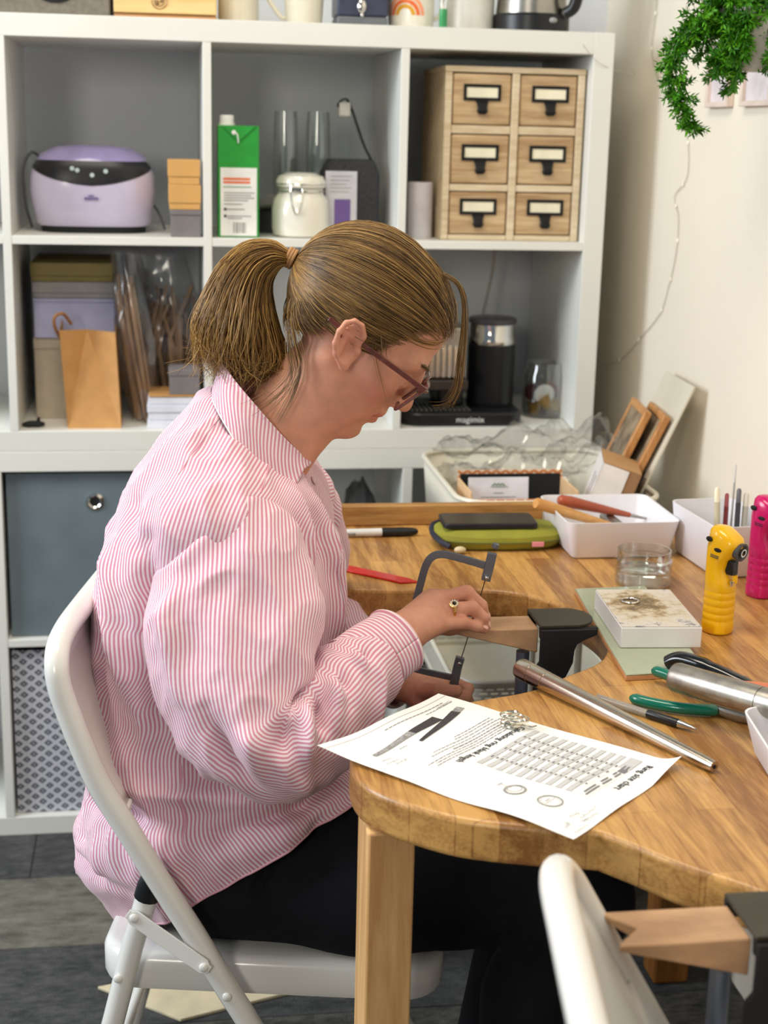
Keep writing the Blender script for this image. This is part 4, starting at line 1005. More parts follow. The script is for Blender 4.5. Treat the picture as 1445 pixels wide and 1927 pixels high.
def torch(label, x, y, rz, col, dark, S=1.0):
    t = thing('gas_torch', label, 'gas torch', (x, y, TZ), rz)
    P = M('torch_%d' % col[1], rgb(*col), .25, var=.03, coat=.35)
    def ring(cx, rx, ry, z, e=2.4): return [tuple(p) for p in sup(cx * S, 0, rx * S, ry * S, z * S, e, 40)]
    prof = [(0, .0165, .0165, .0003), (0, .0185, .0185, .003), (0, .0187, .0187, .02), (0, .0185, .0185, .048)]
    for k in range(4):
        z = .03 + k * .009; 
    body = [(0, .0165, .0165, .0003), (0, .0188, .0188, .003), (0, .0190, .0190, .016), (0, .0184, .0184, .0175), (0, .0184, .0184, .019), (0, .0188, .0188, .0205)]
    for k in range(4):
        z = .0255 + k * .0095; body += [(0, .0188, .0188, z), (0, .0183, .0183, z + .0012), (0, .0183, .0183, z + .0024), (0, .0187, .0187, z + .0036)]
    body += [(-.002, .0170, .0180, .072), (-.0045, .0142, .0176, .084), (-.003, .0160, .0178, .097), (.002, .022, .018, .11), (.004, .0235, .0175, .118), (.003, .0215, .0165, .126), (-.002, .0155, .0145, .133), (-.004, .010, .010, .1375), (-.004, .003, .003, .139)]
    MB().loft([ring(*q) for q in body]).build('torch_body', P, t, local=True, smooth=40)
    DK = M('torch_dark_%d' % col[1], rgb(*dark), .4)
    # nozzle at the front
    Mx = RT((.024 * S, 0, .111 * S), ry=PI / 2 + .12)
    MB().lathe([(.0085 * S, -.010 * S), (.0115 * S, .002 * S), (.0118 * S, .005 * S), (.0095 * S, .0055 * S), (.006 * S, .001)], n=24, Mx=Mx).build('nozzle_collar', DK, t, local=True)
    MB().lathe([(.0055 * S, -.008 * S), (.0055 * S, .007 * S), (.0035 * S, .007 * S), (.0035 * S, 0)], n=20, Mx=Mx).build('nozzle', CHROME, t, local=True)
    B(.008 * S, .0205 * S, -.006 * S, .006 * S, .079 * S, .098 * S).build('trigger', BLACKP, t, bevel=.0015, local=True)
    MB().tube([(.017 * S, 0, .070 * S), (.0215 * S, 0, .071 * S), (.0215 * S, 0, .079 * S)], .003 * S, 10).build('trigger_guard', P, t, local=True)
    MB().lathe([(.0022, 0), (.0022, .004), (.0035, .0045), (.0035, .006)], (.0195 * S, -.004 * S, .066 * S), 12).build('lever', CHROME, t, local=True)
    for a, b, hw, z0, z1 in ((-.010, -.0165, .005, .119, .126), (.004, -.0165, .006, .108, .114)):
        MB().ell((a * S, -.0172 * S, (z0 + z1) / 2 * S), (hw * S, .0015 * S, (z1 - z0) / 2 * S), 14, 8).build('vent', BLACKM, t, local=True)
    for z in (.1005, .1030): B(-.016 * S, -.004 * S, -.0186 * S, -.0176 * S, (z - .0005) * S, (z + .0005) * S, Matrix.Rotation(.1, 4, 'Y')).build('printed_line', DK, t, local=True)
    return t
torch('yellow handheld gas torch standing beside the soldering block', -.121, -1.004, math.radians(-58), (244, 186, 8), (70, 70, 74), 1.0)
torch('magenta handheld gas torch at the right edge of the bench', -.006, -.862, math.radians(-58), (196, 12, 96), (70, 20, 50), 1.02)
t = tag(MB().lathe([(.026, .0003), (.03, .003), (.04, .03), (.044, .05), (.042, .05), (.038, .03), (.028, .006), (.002, .005)], (.022, -1.0, TZ), 40).build('bowl', M('white_glaze_bowl', rgb(234, 234, 234), .2, coat=.4)), 'white bowl cut off by the right edge of the photo', 'bowl')

def taper(name, label, a, b, ra, rb, mat, marks=(), n=36):
    t = thing(name, label, 'ring mandrel', tuple(a))
    a, b = Vector(a), Vector(b); d = b - a
    prof = [(0, .94), (.012, 1.)]
    P = []; R = []
    stops = [0, .012]
    for mk in marks: stops += [mk - .0026, mk - .0018, mk + .0018, mk + .0026]
    stops += [.97, 1.]
    for s in stops:
        r = ra + (rb - ra) * s
        if s == 0: r *= .93
        if s == 1.: r *= .9
        for mk in marks:
            if abs(abs(s - mk) - .0018) < 1e-6: r *= .95
        P.append(a + d * s); R.append(r)
    MB().tube(P, R, n).build('steel_taper', mat, t, smooth=20)
    x = d.normalized()
    MB().tube([b - x * .004, b + x * .0006], [rb * .35] * 2, 14).build('end_dimple', BLACKM, t)
    return t
SM = M('satin_steel', rgb(196, 184, 166), .24, 1, var=.06, scale=40)
SM2 = M('worn_steel', rgb(170, 164, 154), .36, 1, var=.14, scale=60)
taper('ring_mandrel', 'long polished steel ring mandrel lying across the bench beside paper', (-.412, -1.150, TZ + .0128), (-.281, -1.4235, TZ + .0068), .0124, .0064, SM, (.07, .155))
taper('ring_mandrel', 'worn grey steel mandrel lying over the pliers at right edge', (-.268, -1.262, TZ + .040), (-.10, -1.52, TZ + .056), .0165, .0150, SM2, (.36,))

def pen():
    t = thing('ballpoint_pen', 'clear ballpoint pen with black grip beside the mandrel', 'pen', (-.3, -1.28, TZ))
    a, b = Vector((-.343, -1.228, TZ + .0056)), Vector((-.264, -1.325, TZ + .0050)); d = b - a
    MB().tube([a, a + d * .52], .004, 14).build('barrel', M('clear_grey_barrel', rgb(190, 184, 172), .15, trans=.5), t)
    MB().tube([a + d * .52, a + d * .54, a + d * .82, a + d * .83], [.0046, .005, .005, .0044], 14).build('grip', BLACKP, t)
    MB().tube([a + d * .83, a + d * .93, a + d * .985, b], [.0045, .003, .0012, .0006], 12).build('tip', CHROME, t)
pen()
def pliers():
    t = thing('pliers', 'pliers with dark green dipped handles on the bench', 'pliers', (-.25, -1.24, TZ))
    G = M('green_grip', rgb(0, 106, 84), .25, coat=.4)
    for pts in (((-.308, -1.236, TZ + .007), (-.29, -1.255, TZ + .0075), (-.262, -1.272, TZ + .0075), (-.225, -1.282, TZ + .0075)), ((-.262, -1.172, TZ + .014), (-.25, -1.19, TZ + .0145), (-.238, -1.215, TZ + .012), (-.22, -1.25, TZ + .0085))):
        c = bez(pts, 6); MB().tube(c, [.003, .005] + [.0064] * (len(c) - 3) + [.005], 12).build('handle', G, t)
    MB().tube([(-.226, -1.272, TZ + .008), (-.205, -1.295, TZ + .008), (-.17, -1.335, TZ + .008)], [.008, .010, .004], 12).build('jaws', STEEL, t)
    t = thing('side_cutter', 'cutter with black and orange curved handles beside pliers', 'cutter', (-.2, -1.19, TZ))
    c = bez([(-.236, -1.146, TZ + .0125), (-.222, -1.158, TZ + .0215), (-.195, -1.192, TZ + .020), (-.165, -1.226, TZ + .013), (-.12, -1.262, TZ + .012)], 7)
    MB().tube(c, [.008] + [.011] * 12 + [.009] * 8 + [.007] * (len(c) - 21), 14, flat=.8).build('handle', M('gloss_black_grip', rgb(18, 18, 20), .18, coat=.4), t)
    c = bez([(-.188, -1.236, TZ + .015), (-.165, -1.25, TZ + .018), (-.13, -1.268, TZ + .016)], 6)
    MB().tube(c, [.003] + [.008] * (len(c) - 2) + [.006], 12).build('grip_inlay', M('orange_grip', rgb(206, 120, 84), .4), t)
    MB().tube([(-.12, -1.264, TZ + .012), (-.085, -1.29, TZ + .011)], [.009, .006], 12).build('jaws', STEEL, t)
pliers()
# ================================================================ printed ring chart
def paper():
    c = Vector((-.487, -1.372, TZ + .0008)); X = Vector((-.717, -.697, 0)); Y = Vector((-.697, .717, 0))
    t = thing('paper_sheet', 'printed white ring size chart sheet lying over the bench edge', 'paper', tuple(c))
    def P(x, y, h=0.):
        """page mm from the top left, y down the page -> world"""
        u, v = (x - 105) / 1000, (y - 148.5) / 1000
        z = .0012 * (1 - math.cos(y * .05)) * (x / 210) + .0045 * max(0, (x - 150) / 60) ** 2 * max(0, (y - 200) / 97) + .010 * max(0, (30 - y) / 30) ** 2 * max(0, (60 - x) / 60) + .0008 * math.sin(x * .06 + y * .03) + .0008
        return c + X * u + Y * v + Vector((0, 0, z + h))
    mb = MB(); n, k = 42, 60
    mb.loft([[P(210 * i / n, 297 * j / k) for i in range(n + 1)] for j in range(k + 1)], closed=False, cap=False)
    mb.build('sheet', PAPERW, t, smooth=60)
    H = .0003
    GREYT = M('table_grey', rgb(196, 195, 194), .7, var=.02)
    def rect(mb, x0, x1, y0, y1, h=H):
        nx = max(1, int(abs(x1 - x0) / 8)); ny = max(1, int(abs(y1 - y0) / 8))
        mb.loft([[P(x0 + (x1 - x0) * i / nx, y0 + (y1 - y0) * j / ny, h) for i in range(nx + 1)] for j in range(ny + 1)], closed=False, cap=False)
    def txt(name, s, x, y, size, mt=INK, rot=0, bold=0.):
        v, f = text_verts(s, size)
        mb = MB(); cr, sr = math.cos(rot), math.sin(rot)
        mb.add([P(x + (p[0] * cr + p[1] * sr), y - (p[1] * cr - p[0] * sr), H * 1.6) for p in v], f)
        if bold:
            mb.add([P(x + bold + (p[0] * cr + p[1] * sr), y - (p[1] * cr - p[0] * sr), H * 1.7) for p in v], f)
        return mb.build(name, mt, t, smooth=0)
    txt('title_text', 'Ring size chart', 25, 25, 11.5, bold=.5)
    txt('heading_text', 'Calculating ring blank length', 22, 175, 10.6, bold=.5)
    # table
    x0, x1, y0, y1 = 19, 128, 33, 159
    mb = MB(); g = MB(); rows = 20; h0 = 46; rh = (y1 - h0) / rows
    for r in range(rows):
        if r % 2: rect(g, x0, x1, h0 + r * rh, h0 + (r + 1) * rh)
    rect(g, x0, x0 + 26, y0, h0)
    g.build('table_band', GREYT, t, smooth=0)
    cols = [x0, x0 + 18, x0 + 36, x0 + 54, x0 + 78, x1]
    for r in range(rows + 1): rect(mb, x0, x1, h0 + r * rh - .12, h0 + r * rh + .12, H * 1.5)
    rect(mb, x0, x1, y0 - .15, y0 + .15, H * 1.5)
    for q in cols: rect(mb, q - .15, q + .15, y0, y1, H * 1.5)
    mb.build('table_line', GREYINK, t, smooth=0)
    rnd = random.Random(2); g = MB()
    for r in range(rows):
        for q in range(1, len(cols) - 1):
            wd = rnd.uniform(3, 5); rect(g, cols[q] + 5, cols[q] + 5 + wd, h0 + r * rh + 1.8, h0 + r * rh + 3.6, H * 2)
    for q, wd in zip(cols[1:-1], (12, 12, 18, 26)):
        for d in (0, 4): rect(g, q + 2, q + 2 + wd - d, y0 + 3 + d, y0 + 5 + d, H * 2)
    rect(g, x0 + 28, x0 + 36, y0 + 1, y0 + 9, H * 2)
    g.build('table_figure', M('figure_grey', rgb(120, 118, 120), .7), t, smooth=0)
    # paragraphs: broken lines of small type
    g = MB()
    for i, y in enumerate((181, 185, 189, 193, 198, 203, 208, 212.5)):
        x = 18 + (i > 5) * 6; end = (165, 160, 168, 120, 150, 140, 95, 90)[i]
        while x < end:
            wd = rnd.uniform(3, 9); rect(g, x, min(x + wd, end), y, y + (1.5 if i == 3 else 1.0), H * 1.5); x += wd + 1.3
    for x in range(20, 125, 7): rect(g, x, x + 5.6, 277, 278.2, H * 1.5)
    for x in range(12, 60, 6): rect(g, x, x + 4.6, 271, 272, H * 1.5)
    g.build('paragraph_text', M('text_grey', rgb(128, 124, 128), .7), t, smooth=0)['kind'] = 'stuff'
    g = MB(); rect(g, 0, 210, 286.6, 287.2, H * 1.5); g.build('footer_rule', GREYINK, t, smooth=0)
    txt('footer_text', 'Cookson', 10, 275, 7, GREYINK)
    # pictured mandrels
    def tap(name, a, b, ra, rb, mt, s0=0., s1=1.):
        a, b = Vector(a), Vector(b); d = b - a; nn = Vector((-d.y, d.x)).normalized(); mb = MB()
        L = []; 
        for i in range(9):
            s = s0 + (s1 - s0) * i / 8; p = a + d * s; r = ra + (rb - ra) * s
            L.append([P(p.x + nn.x * r * q, p.y + nn.y * r * q, H * 2) for q in (-1, -.33, .33, 1)])
        mb.loft(L, closed=False, cap=False); mb.build(name, mt, t, smooth=0)
    DG = M('picture_dark', rgb(58, 56, 58), .7, var=.2, scale=300); MG = M('picture_grey', rgb(150, 148, 146), .7, var=.25, scale=300)
    tap('picture_mandrel', (58, 257), (182, 246), 6.5, 2.6, DG, 0, .42); tap('picture_mandrel', (58, 257), (182, 246), 6.5, 2.6, MG, .42, 1)
    tap('picture_mandrel', (19, 254), (123, 232), 6, 2, DG, .12, 1); tap('picture_mandrel', (19, 254), (123, 232), 5, 1.6, MG, 0, .12)
    txt('caption_text', 'Mandrel', 140, 238, 3.6)
    # ring diagrams
    def ringd(cx, cy, rx, ry, th, mt):
        mb = MB(); L = []
        for i in range(41):
            a = 2 * PI * i / 40
            L.append([P(cx + rx * q * math.cos(a), cy + ry * q * math.sin(a), H * 1.6) for q in (1 - th, 1)])
        mb.loft(L, closed=False, cap=False); mb.build('ring_diagram', mt, t, smooth=0)
    ringd(158, 56, 12.5, 12.5, .13, MG); ringd(158, 56, 9.4, 9.4, .04, GREYINK)
    ringd(158, 95, 13, 10.5, .22, MG); ringd(156, 97, 8.5, 7, .1, GREYINK)
    g = MB(); rect(g, 150, 166, 55.6, 56.2, H * 2); rect(g, 154, 162, 58.5, 59.5, H * 2); rect(g, 152, 160, 113, 114, H * 2); rect(g, 155.6, 156.2, 100, 112, H * 2); g.build('diagram_label', GREYINK, t, smooth=0)
    # pencil notes
    PEN = M('pencil', rgb(150, 150, 150), .6)
    rnd = random.Random(8)
    def scrib(x, y, L, h, rot):
        mb = MB(); p = []; n = int(L / 1.1)
        for i in range(n):
            u = i * 1.1; w_ = h * (rnd.random() - .5)
            p.append(P(x + u * math.cos(rot) - w_ * math.sin(rot), y + u * math.sin(rot) + w_ * math.cos(rot), .0006))
        mb.tube(p, .00018, 4); mb.build('pencil_note', PEN, t, smooth=0)
    for a in ((168, 216, 18, 5, .1), (172, 223, 22, 4, 0), (174, 230, 16, 3, .1), (140, 17, 30, 3, 0), (160, 24, 16, 6, .2), (150, 10, 26, 4, .1), (184, 20, 14, 6, -.2), (176, 6, 24, 2.4, 0)): scrib(*a)
    # silver wire coil
    mb = MB(); p0 = P(30, 181, 0)
    for k in range(7):
        o = Vector((rnd.uniform(-.006, .006), rnd.uniform(-.005, .005), .0016 + .0021 * k)); r = rnd.uniform(.009, .0125); a0 = rnd.uniform(0, 6)
        mb.tube([p0 + o + Vector((r * math.cos(a), r * .8 * math.sin(a), .0012 * math.sin(a + a0))) for a in np.linspace(0, 2 * PI, 28, endpoint=False)], .0010, 6, closed=True)
    mb.tube([p0 + Vector((.01, 0, .003)), p0 + Vector((.02, -.006, .002)), p0 + Vector((.026, -.002, .0015))], .0009, 6)
    tag(mb.build('wire_coil', M('silver_coil', rgb(232, 228, 214), .18, 1)), 'loose coil of silver wire lying on the ring chart', 'wire coil')
paper()

# ================================================================ folding chairs (local x = forward, y = left)
def chair(label, x, y, rz, group='white folding chairs', straight=False):
    t = thing('folding_chair', label, 'chair', (x, y, 0), rz, group)
    hb = .226; r = .0135
    side = [(.178, .0), (.08, .17), (-.023, .352), (-.047, .393), (-.083, .458), (-.125, .528), (-.159, .588), (-.188, .638), (-.207, .684), (-.223, .73), (-.230, .755)]
    if straight: side = [(.215, .0), (.127, .16), (.022, .352), (-.03, .445), (-.081, .535), (-.13, .62), (-.16, .672), (-.188, .72), (-.207, .753)]
    p = [(a, -hb, z + .0135 * (z == 0)) for a, z in side]
    arch = [(-.233, -hb + .004, .776), (-.235, -hb + .022, .792), (-.236, -hb + .06, .799), (-.237, -.10, .800), (-.2375, 0, .800), (-.237, .10, .800), (-.236, hb - .06, .799), (-.235, hb - .022, .792), (-.233, hb - .004, .776)]
    if straight: arch = [(a + (.801 - z) * .52 if z < .799 else a, b, z) for a, b, z in arch]
    path = bez(p + arch + [(a, -b, z) for a, b, z in reversed(p)], 4)
    MB().tube(path, r, 16).build('back_tube', CHAIRM, t, local=True)
    # curved back panel let into the tube
    rows = []
    for i in range(13):
        u = i / 12; z = .785 - u * (.785 - (.69 if straight else .60))
        a0 = np.interp(z, [q[1] for q in side] + [.801], [q[0] for q in side] + [-.237]) if straight else np.interp(z, [.588, .638, .684, .73, .765, .788, .83], [-.159, -.188, -.207, -.223, -.231, -.234, -.238])
        wd = hb - .012 - (.02 * max(0, (z - .76) / .025) if z > .76 else 0)
        rows.append([(a0 - .006 * (1 - (q) ** 2) + .002 + (.041 * u * (1 - q ** 4) if straight else 0), wd * q, z - (.075 * u * (1 - q ** 4) if straight else 0)) for q in np.linspace(-1, 1, 25)])
    MB().loft(rows, closed=False, cap=False).build('back_panel', CHAIRM, t, local=True, solid=.0022)
    MB().tube([rows[-1][k] for k in range(0, 25)], .004, 8).build('panel_hem', CHAIRM, t, local=True)
    # seat
    def S(i, z, dz=0): return [(a, b, z) for a, b in rrect(-.205 + i, .195 - i, -.20 + i, .20 - i, max(.05 - i * .4, .01), 8)]
    MB().loft([S(.012, .372), S(.002, .374), S(0, .38), S(0, .408), S(.004, .416), S(.012, .419), S(.03, .418), S(.06, .4165), S(.095, .416)]).build('seat', CHAIRM, t, local=True, smooth=50)
    for s in (-1, 1):
        MB().tube([(-.268, s * .215, .0135), (-.182, s * .215, .343), (-.159, s * .215, .437), (-.140, s * .215, .505)], r * .95, 16).build('rear_leg', CHAIRM, t, local=True)
        MB().tube([(-.1415, s * .215, .500), (-.1375, s * .215, .515), (-.133, s * .216, .530), (-.126, s * .219, .54)], [r * 1.08, r * 1.08, r * .9, r * .5], 14).build('leg_cap', BLACKP, t, local=True)
        # brace link
        a, b = Vector((-.152, s * .2315, .484)), Vector((-.072, s * .2435, .434)); d = (b - a).normalized(); n = Vector((-d.z, 0, d.x)) * .0095; th = Vector((0, s * .0025, 0))
        rings = []
        for q in (-.009, -.006, .0, .02, .05, .07, .0945, .0995, .1025):
            e = q if q < 0 else q
            k = 1 if .0 <= q <= .0945 else .6
            pp = a + d * q; rings.append([pp - n * k, pp + n * k, pp + n * k + th, pp - n * k + th])
        MB().loft(rings).build('brace', CHAIRM, t, local=True, bevel=.0006)
        for (ra, rzz, off) in ((-.152, .484, .2345), (-.072, .434, .2465), (-.173, .403, .2275), (-.047, .394, .2395)):
            MB().ell((ra, s * off, rzz), (.0055, .003, .0055), 14, 8).build('rivet', CHAIRM, t, local=True)
        MB().tube([(.178, s * hb, .002), (.172, s * hb, .02)], r * 1.1, 14).build('foot_cap', BLACKP, t, local=True)
        MB().tube([(-.2705, s * .215, .002), (-.265, s * .215, .022)], r * 1.1, 14).build('foot_cap', BLACKP, t, local=True)
    MB().tube([(.115, -hb, .113), (.115, hb, .113)], .008, 12).build('stretcher', CHAIRM, t, local=True)
    MB().tube([(-.235, -.215, .14), (-.235, .215, .14)], .008, 12).build('stretcher', CHAIRM, t, local=True)
    return t
chair('white metal folding chair the person sits on', -.66, -1.0, math.radians(-11))
chair('empty white metal folding chair pushed under near end of bench', -.318, -1.945, math.radians(-8), straight=True)
t = tag(MB().prism([(-.93, -.56), (-.80, -.665), (-.60, -.60), (-.70, -.50)], .0006, .006).build('card_sheet', M('cream_board', rgb(220, 206, 172), .7), bevel=.001), 'cream board lying on the carpet under the chair', 'board')
# ================================================================ person (local: x forward, y left, z up)
PER = thing('person', 'person in pink striped shirt and black trousers bending over the bench pin', 'person', (-.66, -1.0, 0), math.radians(-11))
HO = np.array([.07, 0, 1.112]); HF = np.array([.69, 0, -.724]); HU = np.array([.724, 0, .69]); HL = np.array([0, 1., 0])
def H(f, l, u): return HO + f * HF + l * HL + u * HU

class Field:
    """signed distance grid with smooth unions, turned into one mesh by surface nets"""
    def __init__(s, xs, ys, zs):
        s.ax = [np.asarray(q, np.float32) for q in (xs, ys, zs)]
        s.F = np.full([len(q) for q in s.ax], .05, np.float32)
    def sub(s, lo, hi, m=.02):
        sl = []
        for q, a, b in zip(s.ax, lo, hi):
            i0 = max(0, np.searchsorted(q, a - m) - 1); i1 = min(len(q), np.searchsorted(q, b + m) + 1)
            sl.append(slice(i0, max(i1, i0 + 1)))
        g = np.meshgrid(*[q[k] for q, k in zip(s.ax, sl)], indexing='ij', sparse=True)
        return tuple(sl), g
    def comb(s, sl, d, k, neg=False):
        a = s.F[sl]
        if neg:
            h = np.clip(.5 - .5 * (a + d) / k, 0, 1); s.F[sl] = a * (1 - h) - d * h + k * h * (1 - h)
        else:
            h = np.clip(.5 + .5 * (d - a) / k, 0, 1); s.F[sl] = d * (1 - h) + a * h - k * h * (1 - h)
    def ell(s, c, r, k=.01, fr=None, neg=False):
        """ellipsoid; fr = 3 axis vectors"""
        c = np.asarray(c, float); R = np.eye(3) if fr is None else np.array(fr, float)
        e = np.sqrt(((R * np.asarray(r)[:, None]) ** 2).sum(0))
        sl, (x, y, z) = s.sub(c - e, c + e, .012 + k)
        q = [(x - c[0]) * a[0] + (y - c[1]) * a[1] + (z - c[2]) * a[2] for a in R]
        k0 = np.sqrt(sum((v / w_) ** 2 for v, w_ in zip(q, r))) + 1e-6; k1 = np.sqrt(sum((v / w_ ** 2) ** 2 for v, w_ in zip(q, r))) + 1e-6
        s.comb(sl, (k0 * (k0 - 1) / k1).astype(np.float32), k, neg)
    def cone(s, a, b, ra, rb, k=.01, neg=False):
        a = np.asarray(a, float); b = np.asarray(b, float); m = max(ra, rb)
        sl, (x, y, z) = s.sub(np.minimum(a, b) - m, np.maximum(a, b) + m, .012 + k)
        d = b - a; L2 = d @ d
        t = np.clip(((x - a[0]) * d[0] + (y - a[1]) * d[1] + (z - a[2]) * d[2]) / L2, 0, 1)
        q = np.sqrt((x - a[0] - t * d[0]) ** 2 + (y - a[1] - t * d[1]) ** 2 + (z - a[2] - t * d[2]) ** 2) - (ra + (rb - ra) * t)
        s.comb(sl, q.astype(np.float32), k, neg)
    def mesh(s):
        F = s.F; n = F.shape; ins = F < 0
        occ = np.zeros([q - 1 for q in n], np.int8)
        for i in (0, 1):
            for j in (0, 1):
                for k in (0, 1): occ += ins[i:n[0] - 1 + i, j:n[1] - 1 + j, k:n[2] - 1 + k]
        cells = np.argwhere((occ > 0) & (occ < 8))
        idx = -np.ones([q - 1 for q in n], np.int32); idx[tuple(cells.T)] = np.arange(len(cells))
        acc = np.zeros((len(cells), 3)); cnt = np.zeros(len(cells))
        A = s.ax
        for d in range(3):
            o1, o2 = [q for q in range(3) if q != d]
            for p in (0, 1):
                for q in (0, 1):
                    c0 = cells.copy(); c0[:, o1] += p; c0[:, o2] += q; c1 = c0.copy(); c1[:, d] += 1
                    f0 = F[tuple(c0.T)]; f1 = F[tuple(c1.T)]; m = (f0 < 0) != (f1 < 0)
                    t = f0 / (f0 - f1 + 1e-20)
                    pos = np.stack([A[e][c0[:, e]] for e in range(3)], 1).astype(float)
                    pos[:, d] += t * (A[d][c1[:, d]] - A[d][c0[:, d]])
                    acc[m] += pos[m]; cnt[m] += 1
        V = acc / cnt[:, None]
        faces = []
        for d in range(3):
            o1, o2 = [(1, 2), (2, 0), (0, 1)][d]
            a = [slice(None)] * 3; b = [slice(None)] * 3; a[d] = slice(0, n[d] - 1); b[d] = slice(1, n[d])
            ed = np.argwhere(ins[tuple(a)] != ins[tuple(b)])
            ed = ed[(ed[:, o1] > 0) & (ed[:, o1] < n[o1] - 1) & (ed[:, o2] > 0) & (ed[:, o2] < n[o2] - 1)]
            fl = ins[tuple(ed.T)]
            q = []
            for p1, p2 in ((1, 1), (0, 1), (0, 0), (1, 0)):
                c = ed.copy(); c[:, o1] -= p1; c[:, o2] -= p2; q.append(idx[tuple(c.T)])
            q = np.stack(q, 1); q[~fl] = q[~fl][:, ::-1]; faces.append(q)
        return V, np.concatenate(faces)

def npmesh(name, V, Fc, mat, parent, smooth=True, sub=None):
    me = bpy.data.meshes.new(name)
    me.vertices.add(len(V)); me.vertices.foreach_set('co', np.asarray(V, np.float32).ravel())
    n = Fc.shape[1]
    me.loops.add(Fc.size); me.loops.foreach_set('vertex_index', Fc.astype(np.int32).ravel())
    me.polygons.add(len(Fc)); me.polygons.foreach_set('loop_start', np.arange(0, Fc.size, n, dtype=np.int32))
    me.polygons.foreach_set('use_smooth', np.full(len(Fc), smooth))
    for m in (mat if isinstance(mat, list) else [mat]): me.materials.append(m)
    me.update(calc_edges=True); me.validate()
    o = bpy.data.objects.new(name, me); COL.objects.link(o)
    if parent is not None: o.parent = parent
    o['_o'] = (0, 0, 0)
    return o
def axis(lo, hi, fine, step=.0024, coarse=.009):
    out = [lo]
    while out[-1] < hi:
        x = out[-1]; st = step if any(a - coarse <= x <= b for a, b in fine) else coarse
        out.append(x + st)
    return np.array(out)

# joints of the right hand
RH = dict(w=(.134, -.072, .774), m=[(.178, -.024, .772), (.173, -.007, .783), (.168, .012, .789), (.168, .031, .787)],
          p=[(.206, -.012, .771), (.216, .001, .786), (.209, .017, .800), (.211, .034, .792)],
          d=[(.222, -.004, .764), (.229, .004, .773), (.227, .02, .783), (.228, .036, .775)],
          t=[(.232, .004, .758), (.234, .009, .759), (.234, .022, .764), (.232, .035, .758)])
def skin_mat():
    m = M('skin', rgb(204, 146, 120), .5, var=.05, scale=60, bump=.05, bscale=500, sss=.12, spec=.35)
    N = m.node_tree.nodes; L = m.node_tree.links; b = N['Principled BSDF']
    at = N.new('ShaderNodeAttribute'); at.attribute_name = 'tint'
    mx = N.new('ShaderNodeMix'); mx.data_type = 'RGBA'
    src = b.inputs['Base Color'].links[0].from_socket
    L.new(src, mx.inputs['A']); mx.inputs['B'].default_value = rgb(176, 84, 74)
    L.new(at.outputs['Fac'], mx.inputs['Factor'])
    # freckles
    tc = N.new('ShaderNodeTexCoord'); vo = N.new('ShaderNodeTexVoronoi'); vo.inputs['Scale'].default_value = 85; L.new(tc.outputs['Object'], vo.inputs['Vector'])
    lt = N.new('ShaderNodeMapRange'); lt.inputs['From Min'].default_value = .04; lt.inputs['From Max'].default_value = .16; lt.inputs['To Min'].default_value = .22; lt.inputs['To Max'].default_value = 0; L.new(vo.outputs['Distance'], lt.inputs['Value'])
    m2 = N.new('ShaderNodeMix'); m2.data_type = 'RGBA'; L.new(lt.outputs[0], m2.inputs['Factor']); L.new(mx.outputs['Result'], m2.inputs['A']); m2.inputs['B'].default_value = rgb(150, 92, 66)
    L.new(m2.outputs['Result'], b.inputs['Base Color'])
    return m

